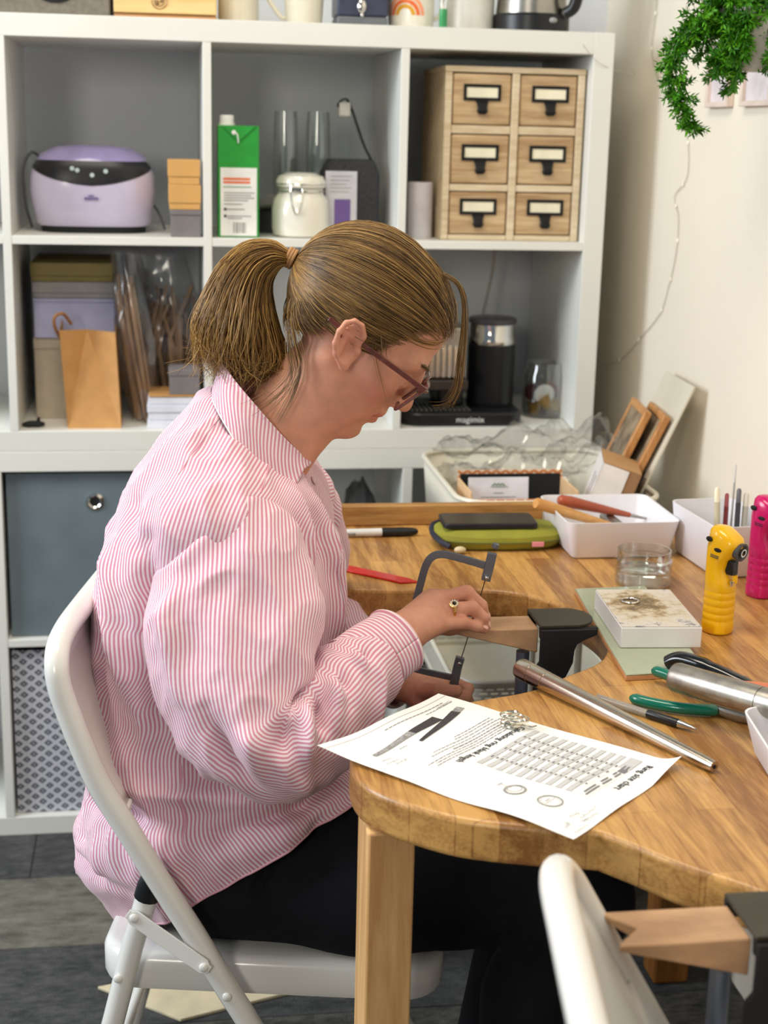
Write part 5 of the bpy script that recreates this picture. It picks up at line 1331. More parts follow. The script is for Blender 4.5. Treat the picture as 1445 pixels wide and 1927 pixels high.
def build_body():
    G = Field(axis(-.27, .42, [(-.05, .245)]), axis(-.27, .29, [(-.1, .10)]), axis(.0, 1.26, [(.735, .835), (.965, 1.25), (.60, .66)]))
    # trunk and limbs under the clothes
    G.ell((-.085, 0, .84), (.075, .135, .14), .03); G.ell((-.095, 0, .66), (.11, .13, .13), .04); G.ell((-.085, 0, .52), (.12, .155, .085), .04)
    for s in (-1, 1):
        G.cone((-.05, 0, .965), (-.06, s * .115, .885), .042, .034, .03)
        G.cone((-.06, s * .09, .505), (.33, s * .10, .465), .065, .05, .03)
        G.cone((.33, s * .10, .465), (.27, s * .09, .08), .05, .036, .02)
        G.ell((.32, s * .09, .04), (.10, .038, .034), .02)
    G.cone((-.058, -.13, .875), (.0, -.225, .70), .034, .034, .02); G.cone((.0, -.225, .70), (.11, -.105, .762), .036, .027, .015); G.cone((.10, -.115, .757), RH['w'], .0275, .023, .012)
    G.cone((-.058, .13, .875), (-.01, .235, .69), .034, .034, .02); G.cone((-.01, .235, .69), (.12, .155, .635), .036, .028, .015)
    # neck
    G.cone((.03, 0, 1.055), (-.055, 0, .955), .053, .056, .02)
    for s in (-1, 1): G.cone((.055, s * .05, 1.072), (-.002, s * .02, .948), .013, .011, .02)
    # head
    fr = [HF, HL, HU]
    G.ell(H(-.018, 0, .035), (.091, .073, .082), .012, fr)
    G.ell(H(.02, 0, .055), (.054, .058, .05), .02, fr)
    G.ell(H(.026, 0, -.028), (.054, .056, .064), .025, fr)
    for s in (-1, 1):
        G.cone(H(-.005, s * .048, -.034), H(.05, s * .02, -.078), .021, .016, .02)
        G.ell(H(.046, s * .042, -.006), (.028, .022, .022), .02, fr)
        G.ell(H(.045, s * .034, -.042), (.028, .02, .03), .02, fr)
        G.cone(H(.069, s * .012, .030), H(.062, s * .042, .032), .0135, .0115, .012)
    G.ell(H(.024, 0, -.07), (.046, .042, .030), .02, fr)
    G.ell(H(.068, 0, -.077), (.0195, .021, .019), .013, fr)
    G.ell(H(.062, 0, -.043), (.022, .026, .026), .016, fr)
    G.ell(H(.067, 0, -.030), (.018, .022, .013), .012, fr)
    # eyes
    for s in (-1, 1):
        G.ell(H(.093, s * .034, .010), (.015, .019, .012), .012, fr, True)
        G.ell(H(.064, s * .031, .010), (.0125, .0135, .0125), .004, fr)
        G.cone(H(.0755, s * .020, .0035), H(.0725, s * .044, .0045), .0022, .0018, .003)
    # nose
    for s in (-1, 1): G.cone(H(.080, s * .004, .018), H(.074, s * .017, .004), .0065, .006, .008)
    G.cone(H(.078, 0, .024), H(.0935, 0, -.008), .0075, .0095, .010)
    G.ell(H(.0960, 0, -.0140), (.0098, .0095, .0085), .006, fr)
    for s in (-1, 1):
        G.ell(H(.0885, s * .0115, -.0165), (.0085, .006, .0075), .006, fr)
        G.ell(H(.094, s * .0058, -.0235), (.004, .0028, .003), .003, fr, True)
    # mouth
    G.cone(H(.0835, -.012, -.0385), H(.0835, .012, -.0385), .0046, .0046, .006); G.cone(H(.0850, 0, -.0375), H(.0855, 0, -.0385), .0044, .0044, .005)
    for s in (-1, 1):
        G.cone(H(.0835, s * .012, -.0385), H(.076, s * .024, -.0445), .0045, .002, .005); G.cone(H(.0825, s * .010, -.0505), H(.076, s * .022, -.0462), .0052, .002, .005)
        G.cone(H(.0905, 0, -.0445), H(.0895, s * .008, -.0448), .0016, .0014, .0025, True); G.cone(H(.0895, s * .008, -.0448), H(.079, s * .025, -.0462), .0014, .0014, .0025, True)
    G.cone(H(.0825, -.010, -.0505), H(.0825, .010, -.0505), .0050, .0050, .005)
    G.ell(H(.0905, 0, -.0635), (.007, .016, .006), .008, fr, True)
    # ears
    for s in (-1, 1):
        e1 = np.array([-.50, .866]); e2 = np.array([-.866, -.50])
        def E(a, b, l): q = a * e1 + b * e2; return H(-.0015 + q[0], s * (.0765 + l + .30 * b), -.002 + q[1])
        E1 = e1[0] * HF + e1[1] * HU; E2 = (e2[0] * HF + e2[1] * HU) * .958 + HL * s * .287; E3 = np.cross(E1, E2)
        G.ell(E(0, 0, .002), (.025, .0145, .0048), .004, [E1, E2, E3])
        hx = [E(.004, -.010, .004), E(.014, -.0125, .0065), E(.0245, -.007, .008), E(.0275, .002, .008), E(.023, .0105, .008), E(.012, .015, .008), E(-.002, .0155, .0078), E(-.013, .0115, .007), E(-.022, .004, .006)]
        for a, b in zip(hx[:-1], hx[1:]): G.cone(a, b, .0034, .0034, .0022)
        G.ell(E(-.0235, -.001, .004), (.0075, .0062, .0042), .004, [E1, E2, E3])
        G.ell(E(-.003, -.0015, .009), (.0105, .0070, .0075), .003, [E1, E2, E3], True)
        G.ell(E(.017, .001, .009), (.007, .0065, .0045), .003, [E1, E2, E3], True)
        G.cone(E(.013, .0075, .0055), E(-.010, .0085, .006), .0028, .0028, .003); G.cone(E(.013, .0075, .0055), E(.009, -.006, .005), .0024, .002, .003)
        G.ell(E(-.005, -.0115, .005), (.0045, .003, .0035), .003, [E1, E2, E3])
    # right hand
    w_ = np.array(RH['w'])
    for i in range(4):
        m_, p_, d_, t_ = (np.array(RH[q][i]) for q in 'mpdt')
        G.cone(w_ + (m_ - w_) * .1 + np.array([0, .012 * (i - 1.5), 0]) * .6, m_, .0165, .0122 if i else .0115, .014)
        r = (.0076, .0084, .0088, .0086)[i]
        G.cone(m_, p_, r * 1.18, r * 1.02, .003); G.cone(p_, d_, r * 1.02, r * .9, .003); G.cone(d_, t_, r * .9, r * .72, .003)
    th = [(.142, -.035, .766), (.165, .012, .756), (.190, .034, .75), (.214, .040, .750)]
    for a, b, r0, r1 in zip(th[:-1], th[1:], (.017, .0115, .0098), (.0125, .010, .0075)): G.cone(a, b, r0, r1, .008)
    # left hand closed on the saw handle
    hx, hy = .196, .085
    G.cone((.12, .155, .635), (.155, .122, .630), .027, .023, .01)
    G.ell((.172, .108, .622), (.026, .022, .034), .012)
    for i in range(4):
        z = .646 - i * .0165; r = .0085
        ar = [(.178, .124, z), (.200, .116, z - .001), (.2165, .098, z - .002), (.2135, .074, z - .003), (.196, .066, z - .003)]
        for a, b in zip(ar[:-1], ar[1:]): G.cone(a, b, r, r * .95, .003)
    G.cone((.160, .098, .640), (.180, .066, .652), .011, .0095, .005); G.cone((.180, .066, .652), (.202, .060, .656), .0095, .0075, .004)
    V, Fc = G.mesh()
    o = npmesh('body', V, Fc, skin_mat(), PER)
    # natural redness of lips, cheeks, ears, knuckles
    t = np.zeros(len(V))
    q = V - HO; hf, hl, hu = q @ HF, q @ HL, q @ HU
    lip = np.exp(-(((hu + .0445) / .0085) ** 4)) * (np.abs(hl) < .024) * np.exp(-(((hf - .087) / .011) ** 4)); t = np.maximum(t, .5 * lip)
    for s in (-1, 1):
        t = np.maximum(t, .34 * np.exp(-((hf - .055) / .03) ** 2 - ((hl - s * .05) / .03) ** 2 - ((hu + .02) / .03) ** 2))
        t = np.maximum(t, .30 * np.exp(-((hf + .004) / .022) ** 2 - ((hl - s * .082) / .012) ** 2 - ((hu) / .03) ** 2))
    t = np.maximum(t, .25 * np.exp(-((hf - .1) / .014) ** 2 - (hl / .012) ** 2 - ((hu + .012) / .012) ** 2))
    for k in 'pm':
        for c in RH[k]: t = np.maximum(t, .28 * np.exp(-((V - np.array(c)) ** 2).sum(1) / .010 ** 2))
    for c in RH['t']: t = np.maximum(t, .22 * np.exp(-((V - np.array(c)) ** 2).sum(1) / .010 ** 2))
    a = o.data.attributes.new('tint', 'FLOAT', 'POINT'); a.data.foreach_set('value', t.astype(np.float32))
    return o
BODY = build_body()

# fingernails
NAIL = M('nail', rgb(226, 176, 158), .25, var=.02)
for i in range(4):
    d_, t_ = (Vector(RH[q][i]) for q in 'dt'); d = (t_ - d_).normalized(); up = Vector((.65, -.35, .6)); up = (up - d * up.dot(d)).normalized(); sd = d.cross(up)
    c = d_.lerp(t_, .72) + up * .0058
    Mx = Matrix((d, sd, up)).transposed().to_4x4(); Mx.translation = c
    mb = MB(); mb.ell((0, 0, 0), (.0055, .0042, .0014), 12, 6)
    mb.v = [tuple(Mx @ Vector(q)) for q in mb.v]; mb.build('fingernail', NAIL, PER, local=True)

# ---------------------------------------------------------------- trousers
def trousers():
    G = Field(axis(-.30, .46, [], .007, .007), axis(-.26, .26, [], .007, .007), axis(.0, .70, [], .007, .007))
    G.ell((-.07, 0, .515), (.135, .155, .09), .05)
    for s in (-1, 1):
        G.cone((-.075, s * .09, .503), (.10, s * .105, .502), .078, .077, .05); G.cone((.10, s * .105, .502), (.355, s * .11, .468), .077, .062, .04)
        G.cone((.345, s * .11, .462), (.31, s * .105, .33), .062, .060, .03); G.cone((.31, s * .105, .33), (.268, s * .095, .05), .060, .062, .03)
        G.cone((-.09, s * .125, .478), (.10, s * .137, .476), .062, .060, .05); G.cone((.10, s * .137, .476), (.20, s * .13, .478), .060, .058, .05)
        # soft creases
        for a, b in (((.02, s * .15, .60), (-.02, s * .19, .50)), ((.10, s * .12, .585), (.06, s * .185, .51)), ((.18, s * .12, .575), (.16, s * .18, .48)), ((.30, s * .06, .53), (.26, s * .17, .44))): G.cone(a, b, .004, .004, .012, True)
    # flattened where it rests on the seat
    z = G.ax[2]; G.F = np.maximum(G.F, np.where((z < .4195) & (z > .30), .0, -1).astype(np.float32)[None, None, :] * 0 + np.where(G.ax[0] < .19, 1, 0)[:, None, None] * (.4205 - z)[None, None, :].astype(np.float32) + np.where(G.ax[0] < .19, 0, -1)[:, None, None])
    V, Fc = G.mesh()
    npmesh('trousers', V, Fc, M('black_navy_cloth', rgb(17, 18, 24), .85, var=.12, scale=30, bump=.15, bscale=600, spec=.25), PER)
trousers()
# ---------------------------------------------------------------- shirt
def stripe_mat(name):
    m = bpy.data.materials.new(name); m.use_nodes = True
    N = m.node_tree.nodes; L = m.node_tree.links; b = N['Principled BSDF']
    b.inputs['Roughness'].default_value = .85; b.inputs['Specular IOR Level'].default_value = .2
    b.inputs['Sheen Weight'].default_value = .15
    uv = N.new('ShaderNodeUVMap'); uv.uv_map = 'stripe'; sp = N.new('ShaderNodeSeparateXYZ'); L.new(uv.outputs[0], sp.inputs[0])
    # a little weave wander so the lines are not ruled
    tc = N.new('ShaderNodeTexCoord')
    mu = N.new('ShaderNodeMath'); mu.operation = 'MULTIPLY'; mu.inputs[1].default_value = 2 * PI / .0049; L.new(sp.outputs['X'], mu.inputs[0])
    sn = N.new('ShaderNodeMath'); sn.operation = 'SINE'; L.new(mu.outputs[0], sn.inputs[0])
    mr = N.new('ShaderNodeMapRange'); mr.interpolation_type = 'SMOOTHSTEP'; mr.inputs['From Min'].default_value = -.45; mr.inputs['From Max'].default_value = .45; L.new(sn.outputs[0], mr.inputs['Value'])
    nz = N.new('ShaderNodeTexNoise'); nz.inputs['Scale'].default_value = 900; L.new(tc.outputs['Object'], nz.inputs['Vector'])
    mx = N.new('ShaderNodeMix'); mx.data_type = 'RGBA'; L.new(mr.outputs[0], mx.inputs['Factor']); mx.inputs['A'].default_value = rgb(214, 142, 166); mx.inputs['B'].default_value = rgb(240, 226, 229)
    m2 = N.new('ShaderNodeMix'); m2.data_type = 'RGBA'; m2.blend_type = 'MULTIPLY'; m2.inputs['Factor'].default_value = .18; L.new(mx.outputs['Result'], m2.inputs['A'])
    L.new(nz.outputs['Color'], m2.inputs['B']); L.new(m2.outputs['Result'], b.inputs['Base Color'])
    # fine crumple relief
    n2 = N.new('ShaderNodeTexNoise'); n2.inputs['Scale'].default_value = 28; n2.inputs['Detail'].default_value = 3; L.new(tc.outputs['Object'], n2.inputs['Vector'])
    bp = N.new('ShaderNodeBump'); bp.inputs['Strength'].default_value = .35; bp.inputs['Distance'].default_value = .006; L.new(n2.outputs['Fac'], bp.inputs['Height']); L.new(bp.outputs[0], b.inputs['Normal'])
    b.inputs['Subsurface Weight'].default_value = .05
    b.inputs['Subsurface Radius'].default_value = (1, .5, .5); b.inputs['Subsurface Scale'].default_value = .004
    return m
STR = stripe_mat('pink_stripe_cotton')
def cr(keys, t):
    """Catmull-Rom of rows of keys at parameters t in [0, n-1]"""
    K = np.asarray(keys, float); n = len(K)
    i = np.clip(np.floor(t).astype(int), 0, n - 2); u = (t - i)[:, None]
    a, b, c, d = K[np.maximum(i - 1, 0)], K[i], K[i + 1], K[np.minimum(i + 2, n - 1)]
    return .5 * (2 * b + (c - a) * u + (2 * a - 5 * b + 4 * c - d) * u ** 2 + (3 * b - a - 3 * c + d) * u ** 3)
def normals(P, closed=True):
    du = np.gradient(P, axis=0)
    if closed: dv = (np.roll(P, -1, 1) - np.roll(P, 1, 1)) / 2
    else: dv = np.gradient(P, axis=1)
    n = np.cross(dv, du); return n / (np.linalg.norm(n, axis=2, keepdims=True) + 1e-9)
def seg_dist(P, a, b):
    a = np.asarray(a); b = np.asarray(b); d = b - a; t = np.clip(((P - a) @ d) / (d @ d), 0, 1)
    return np.linalg.norm(P - a - t[..., None] * d, axis=-1), t
def folds(P, L):
    """L: (points, amplitude, width); gaussian ridges or grooves along polylines"""
    D = np.zeros(P.shape[:2])
    for pts, amp, wd in L:
        best = np.full(P.shape[:2], 9.)
        n = len(pts) - 1; tap = np.zeros(P.shape[:2])
        for k in range(n):
            d, t = seg_dist(P, pts[k], pts[k + 1]); s = (k + t) / n
            tap = np.where(d < best, s, tap); best = np.minimum(best, d)
        D += amp * np.exp(-(best / (wd * .88)) ** 2) * np.sin(PI * np.clip(.12 + .76 * tap, 0, 1))
    return D
def grid_mesh(name, P, U, mat, parent, closed=True, solid=.0012):
    """P rows x cols; U stripe coordinate; closed around the columns with a seam column so the uv is clean"""
    if closed: P = np.concatenate([P, P[:, :1]], 1); 
    r, c = P.shape[:2]
    V = P.reshape(-1, 3); i = np.arange(r - 1)[:, None] * c + np.arange(c - 1)[None]
    Fc = np.stack([i, i + 1, i + c + 1, i + c], -1).reshape(-1, 4)
    o = npmesh(name, V, Fc, mat, parent)
    lay = o.data.uv_layers.new(name='stripe')
    li = np.zeros(len(o.data.loops), np.int32); o.data.loops.foreach_get('vertex_index', li)
    uv = np.stack([U.reshape(-1)[li], np.zeros(len(li))], 1); lay.data.foreach_set('uv', uv.astype(np.float32).ravel())
    if solid:
        md = o.modifiers.new('t', 'SOLIDIFY'); md.thickness = solid; md.offset = 0
    return o
def arc(P, j0):
    """arc length around each row measured from column j0 (returns cols+1)"""
    Q = np.concatenate([P, P[:, :1]], 1); s = np.concatenate([np.zeros((len(P), 1)), np.cumsum(np.linalg.norm(np.diff(Q, axis=1), axis=2), 1)], 1)
    return s - s[:, j0:j0 + 1]
def noise3(P, sc, seed):
    """cheap smooth noise from rotated sines"""
    rs = np.random.RandomState(seed); D = 0
    for k in range(7):
        w_ = rs.normal(size=3); w_ /= np.linalg.norm(w_); D = D + np.sin(P @ (w_ * sc * rs.uniform(.7, 1.6)) + rs.uniform(0, 6.28))
    return D / 3.
def drape(P, sc, seed, ridge=True):
    out = np.zeros(P.shape[:2]); S = P * np.asarray(sc); o = Vector((seed * 7.3, seed * 3.1, 0))
    for i in range(P.shape[0]):
        for j in range(P.shape[1]):
            v = mnoise.noise(Vector(S[i, j]) + o)
            out[i, j] = (1 - abs(v) * 2.2) if ridge else v
    return out
SHIRT = bpy.data.objects.new('shirt', None); COL.objects.link(SHIRT); SHIRT.parent = PER; SHIRT['_o'] = (0, 0, 0); SHIRT['label'] = 'pink and white striped cotton shirt'
def torso():
    #        back(x,z)       front(x,z)     half width, side lift
    K = [(-.196, .378, .106, .590, .204, .034), (-.228, .420, .100, .602, .204, .03), (-.262, .480, .090, .616, .199, .02), (-.246, .530, .074, .636, .190, .012), (-.242, .575, .062, .665, .181, .006), (-.245, .635, .054, .70, .178, .0),
         (-.238, .690, .049, .735, .176, 0), (-.232, .745, .047, .775, .177, 0), (-.227, .795, .045, .81, .180, 0), (-.216, .848, .041, .848, .184, 0), (-.199, .90, .036, .882, .184, .002), (-.175, .948, .029, .912, .176, .004), (-.150, .985, .022, .932, .150, 0), (-.128, 1.012, .015, .944, .112, -.004), (-.108, 1.036, .010, .951, .078, -.003), (-.098, 1.046, .006, .953, .064, 0)]
    R, C = 190, 260
    k = cr(K, np.linspace(0, len(K) - 1, R)); th = np.linspace(0, 2 * PI, C, endpoint=False)
    c, s = np.cos(th), np.sin(th); e = 2.35
    cc = np.sign(c) * np.abs(c) ** (2 / e); ss = np.sign(s) * np.abs(s) ** (2 / e)
    mid = (k[:, 0:2] + k[:, 2:4]) / 2; hd = (k[:, 2:4] - k[:, 0:2]) / 2
    P = np.zeros((R, C, 3))
    P[..., 0] = mid[:, 0:1] + hd[:, 0:1] * cc; P[..., 2] = mid[:, 1:2] + hd[:, 1:2] * cc + k[:, 5:6] * ss ** 2
    P[..., 1] = k[:, 4:5] * ss
    n = normals(P)
    out = np.sign(((P - P.mean(1, keepdims=True)) * n).sum(2, keepdims=True).mean()); n = n * out
    L = [([(-.14, -.16, .90), (-.13, -.18, .80), (-.10, -.18, .72), (-.08, -.18, .66)], -.016, .016), ([(-.19, -.12, .88), (-.17, -.15, .78), (-.14, -.17, .68)], .009, .016),
         ([(-.215, -.1, .85), (-.21, -.12, .76), (-.195, -.14, .66)], -.005, .013),
         ([(-.21, -.13, .60), (-.10, -.18, .615), (.0, -.17, .60), (.06, -.10, .62)], .011, .018), ([(-.24, -.10, .565), (-.15, -.17, .575), (-.06, -.19, .57), (.03, -.17, .60), (.07, -.1, .62)], -.012, .012),
         ([(-.18, -.16, .54), (-.06, -.19, .545), (.03, -.18, .575)], .008, .012), ([(-.23, -.12, .52), (-.12, -.18, .515), (-.03, -.19, .53), (.05, -.17, .58)], -.007, .010),
         ([(-.26, -.06, .485), (-.23, -.13, .49), (-.16, -.17, .49)], -.009, .011), ([(-.26, -.05, .455), (-.24, -.12, .46)], .006, .014),
         ([(-.12, -.18, .50), (-.06, -.19, .53), (-.0, -.18, .56)], .006, .010), ([(-.09, -.19, .49), (-.03, -.19, .525), (.05, -.17, .57)], -.006, .008),
         ([(.03, -.10, .93), (.04, -.13, .86), (.045, -.14, .76)], -.010, .014), ([(.02, -.06, .92), (.04, -.04, .84), (.05, -.05, .72)], .007, .014), ([(.0, -.09, .955), (.02, -.10, .9), (.035, -.11, .84)], .006, .010),
         ([(-.16, -.12, .93), (-.15, -.15, .89), (-.12, -.165, .86)], -.006, .012), ([(-.19, -.08, .90), (-.18, -.12, .86), (-.15, -.15, .83)], .006, .012),
         ([(.04, .05, .90), (.05, .07, .80), (.05, .08, .70)], -.006, .016)]
    D = 2.5 * folds(P, L) + .0065 * drape(P, (12, 12, 4.5), 1) + .0045 * drape(P, (24, 24, 11), 2) + .0012 * noise3(P, 75, 3)
    D *= np.clip(np.linspace(6, 0, R) * 2, 0, 1)[:, None]
    hem = np.clip(1 - np.arange(R) / 22, 0, 1)[:, None]
    D = D + hem * .006 * np.sin(th * 9 + 1)[None]
    P = P + n * D[..., None]
    j0 = int(C * .75)
    U = arc(P, j0)
    o = grid_mesh('shirt_body', P, U, STR, SHIRT)
    # hem fold and front placket
    for r, nm, rad in ((1, 'hem', .0016),):
        MB().tube([tuple(q) for q in P[r]], rad, 6, closed=True).build(nm, M('pink_hem', rgb(226, 170, 182), .85), SHIRT, local=True)
    rows = range(40, R - 4, 3)
    strip = []
    for r in rows:
        row = []
        for q in np.linspace(-9, 5, 8):
            j = int(round(q)) % C; row.append(P[r, j] + n[r, j] * (.0028 if -8.5 < q < 4.5 else .0012))
        strip.append(row)
    S = np.array(strip); Us = np.concatenate([np.zeros((len(S), 1)), np.cumsum(np.linalg.norm(np.diff(S, axis=1), axis=2), 1)], 1)
    grid_mesh('placket', S, Us, STR, SHIRT, closed=False)
    SEAM = M('seam_thread', rgb(222, 168, 182), .85)
    for col, r0, r1 in ((.665, 150, 188), (.815, 154, 188), (.745, 3, 60)):
        j = int(C * col); MB().tube([tuple(P[r, j] + n[r, j] * .0008) for r in range(r0, r1, 2)], .0009, 5).build('seam', SEAM, SHIRT, local=True)
    BT = M('pearl_button', rgb(226, 196, 200), .25)
    for r in (60, 84, 108, 132, 156, 176):
        q = P[r, C - 2]; nn = Vector(n[r, C - 2]); Mx = nn.to_track_quat('Z', 'Y').to_matrix().to_4x4(); Mx.translation = Vector(q) + nn * .0034
        MB().lathe([(.0052, 0), (.0056, .0008), (.005, .0018), (.002, .0015)], n=16, Mx=Mx).build('button', BT, SHIRT, local=True)
    return P, n
TP, TN = torso()
def sleeve(name, K, L, R=170, C=150, ref=(0, -1., 0), nz=.002, cuff_from=None, seed=1):
    """K rows: x y z  r_ref r_other ; ref = direction of the stripe origin"""
    K = np.asarray(K, float); k = cr(K, np.linspace(0, len(K) - 1, R)); c = k[:, :3]
    T = np.gradient(c, axis=0); T /= np.linalg.norm(T, axis=1, keepdims=True)
    # damp the ring turning so the elbow keeps its shape
    for _ in range(14): T[1:-1] = (T[:-2] + 2 * T[1:-1] + T[2:]) / 4; T /= np.linalg.norm(T, axis=1, keepdims=True)
    rf = np.asarray(ref, float); E = rf - (T @ rf)[:, None] * T; E /= np.linalg.norm(E, axis=1, keepdims=True); G = np.cross(T, E)
    th = PI + np.linspace(0, 2 * PI, C, endpoint=False)
    P = c[:, None] + E[:, None] * (np.cos(th)[None, :, None] * k[:, 3][:, None, None]) + G[:, None] * (np.sin(th)[None, :, None] * k[:, 4][:, None, None])
    n = normals(P); n *= np.sign(((P - c[:, None]) * n).sum(2).mean())
    D = 2.4 * folds(P, L) + .006 * drape(P, (13, 13, 7), seed + 3) + .0045 * drape(P, (26, 26, 16), seed + 5) + nz * .4 * noise3(P, 90, seed)
    P = P + n * D[..., None]
    U = arc(P, C // 2)
    o = grid_mesh(name, P, U, STR, SHIRT)
    return P, n, o
RK = [(-.056, -.116, .930, .045, .052), (-.054, -.128, .905, .052, .066), (-.052, -.141, .878, .056, .079), (-.050, -.157, .848, .057, .088), (-.047, -.180, .808, .058, .092), (-.040, -.204, .764, .058, .087), (-.024, -.222, .724, .056, .075), (.002, -.228, .702, .055, .062), (.032, -.214, .706, .053, .057), (.058, -.188, .724, .049, .053), (.076, -.162, .738, .045, .048), (.092, -.142, .750, .040, .042), (.102, -.128, .757, .036, .037)]
RL = [([(.045, -.25, .82), (.03, -.28, .76), (.02, -.28, .72)], -.014, .012), ([(.055, -.22, .79), (.055, -.25, .73), (.05, -.24, .68)], -.011, .009), ([(.04, -.24, .78), (.04, -.27, .72), (.035, -.26, .67)], .008, .008),
      ([(.075, -.2, .79), (.078, -.22, .74), (.075, -.2, .69)], -.007, .008), ([(.065, -.21, .785), (.066, -.235, .735), (.062, -.22, .685)], .006, .008), ([(.095, -.17, .795), (.098, -.175, .75), (.095, -.16, .71)], -.005, .007), ([(.088, -.18, .79), (.09, -.19, .745), (.087, -.17, .705)], .005, .007),
      ([(-.02, -.22, .92), (.0, -.26, .85), (.03, -.28, .80)], .008, .014), ([(.01, -.2, .91), (.03, -.23, .86), (.05, -.24, .82)], -.009, .011), ([(-.06, -.22, .92), (-.08, -.25, .84), (-.07, -.27, .78)], -.007, .014), ([(-.1, -.2, .9), (-.11, -.22, .83), (-.09, -.25, .76)], .007, .014),
      ([(-.03, -.28, .80), (-.02, -.29, .74), (.0, -.28, .69)], .007, .014), ([(-.06, -.27, .75), (-.04, -.28, .70), (.0, -.27, .66)], -.007, .012), ([(.0, -.28, .72), (.03, -.27, .68), (.06, -.24, .67)], .005, .010), ([(-.09, -.2, .72), (-.06, -.25, .68)], -.005, .012)]
RS = sleeve('sleeve', RK, RL, seed=2)
def cuff(name, a, b, ra, rb, sx=1.):
    """cuff band: stripes run around it"""
    a, b = np.asarray(a, float), np.asarray(b, float); T = b - a; L_ = np.linalg.norm(T); T = T / L_
    E = np.array([0, -1., 0]); E -= T * (E @ T); E /= np.linalg.norm(E); G = np.cross(T, E)
    R, C = 34, 90; th = np.linspace(0, 2 * PI, C, endpoint=False)
    u = np.linspace(0, 1, R); r = ra + (rb - ra) * u; r = r + .0025 * np.sin(np.clip((u - .9) / .1, 0, 1) * PI) + .002 * np.exp(-(u / .05) ** 2)
    P = a + T * (u * L_)[:, None, None] + (E * np.cos(th)[:, None] * sx + G * np.sin(th)[:, None])[None] * r[:, None, None]
    n = (P - (a + T * (u * L_)[:, None, None])); n /= np.linalg.norm(n, axis=2, keepdims=True)
    P = P + n * (.0012 * noise3(P, 70, 9))[..., None]
    U = np.repeat((u * L_)[:, None], C + 1, 1)
    grid_mesh(name, P, U, STR, SHIRT, solid=.002)
    MB().tube([tuple(q) for q in P[-1]], .0014, 6, closed=True).build('cuff_edge', M('pale_pink_edge_' + name, rgb(236, 206, 210), .85), SHIRT, local=True)
cuff('cuff', (.082, -.140, .749), (.130, -.092, .775), .0415, .0395)
LK = [(-.055, .105, .888, .05, .070), (-.052, .160, .875, .052, .08), (-.048, .195, .83, .054, .088), (-.04, .215, .78, .054, .086), (-.028, .23, .73, .054, .074), (-.005, .232, .69, .052, .06), (.03, .218, .665, .048, .052), (.065, .196, .648, .042, .045), (.095, .174, .638, .036, .038), (.105, .166, .636, .034, .036)]
sleeve('sleeve', LK, [], 90, 90, (0, 1., 0), .003, seed=7)
cuff('cuff', (.092, .176, .639), (.132, .146, .634), .0385, .037)
def collar():
    st = [(.010, -.030, .953), (-.012, -.052, .972), (-.045, -.062, 1.003), (-.078, -.046, 1.034), (-.094, 0, 1.044), (-.078, .046, 1.034), (-.045, .062, 1.003), (-.008, .052, .972), (.016, .032, .953)]
    fo = [(.022, -.036, .974), (-.006, -.061, 1.006), (-.040, -.067, 1.045), (-.070, -.046, 1.074), (-.084, 0, 1.084), (-.070, .046, 1.074), (-.040, .067, 1.045), (-.004, .061, 1.006), (.026, .038, .974)]
    ot = [(.008, -.082, .958), (-.036, -.101, .968), (-.070, -.101, 1.010), (-.102, -.066, 1.044), (-.116, 0, 1.052), (-.102, .066, 1.044), (-.070, .101, 1.010), (-.036, .101, .968), (.008, .082, .958)]
    fo = [(x, y * .95, z - .009) for x, y, z in fo]
    ot = [(x * .86 + .002, y * .86, z - .010) for x, y, z in ot]
    n = 70; t = np.linspace(0, 8, n)
    a, b, c = cr(st, t), cr(fo, t), cr(ot, t)
    mid = b + (c - b) * .45 + (np.array([0, 0, 1.]) * .006) + (c - a) * .06
    lift = np.exp(-((t - 1.2) / .7) ** 2) + np.exp(-((t - 6.8) / .7) ** 2)
    top = b + np.array([0, 0, .0015])
    rows = [a, a + (b - a) * .5, top, b + (c - b) * .10 + np.array([0, 0, .002]), mid, b + (c - b) * .75 + np.array([0, 0, .004]), c + lift[:, None] * np.array([-.004, -.0, .004])]
    P = cr(np.array(rows).reshape(7, -1), np.linspace(0, 6, 30)).reshape(30, n, 3)
    U = np.concatenate([np.zeros((30, 1)), np.cumsum(np.linalg.norm(np.diff(P, axis=1), axis=2), 1)], 1)
    # stripes follow the length of the collar leaf
    U2 = np.concatenate([np.zeros((1, n)), np.cumsum(np.linalg.norm(np.diff(P, axis=0), axis=2), 0)], 0)
    grid_mesh('collar', P, U * .7 + U2 * .7, STR, SHIRT, closed=False, solid=.0018)
    MB().tube([tuple(q) for q in P[-1]], .0013, 6).build('collar_edge', M('collar_edge', rgb(240, 220, 220), .85), SHIRT, local=True)
collar()
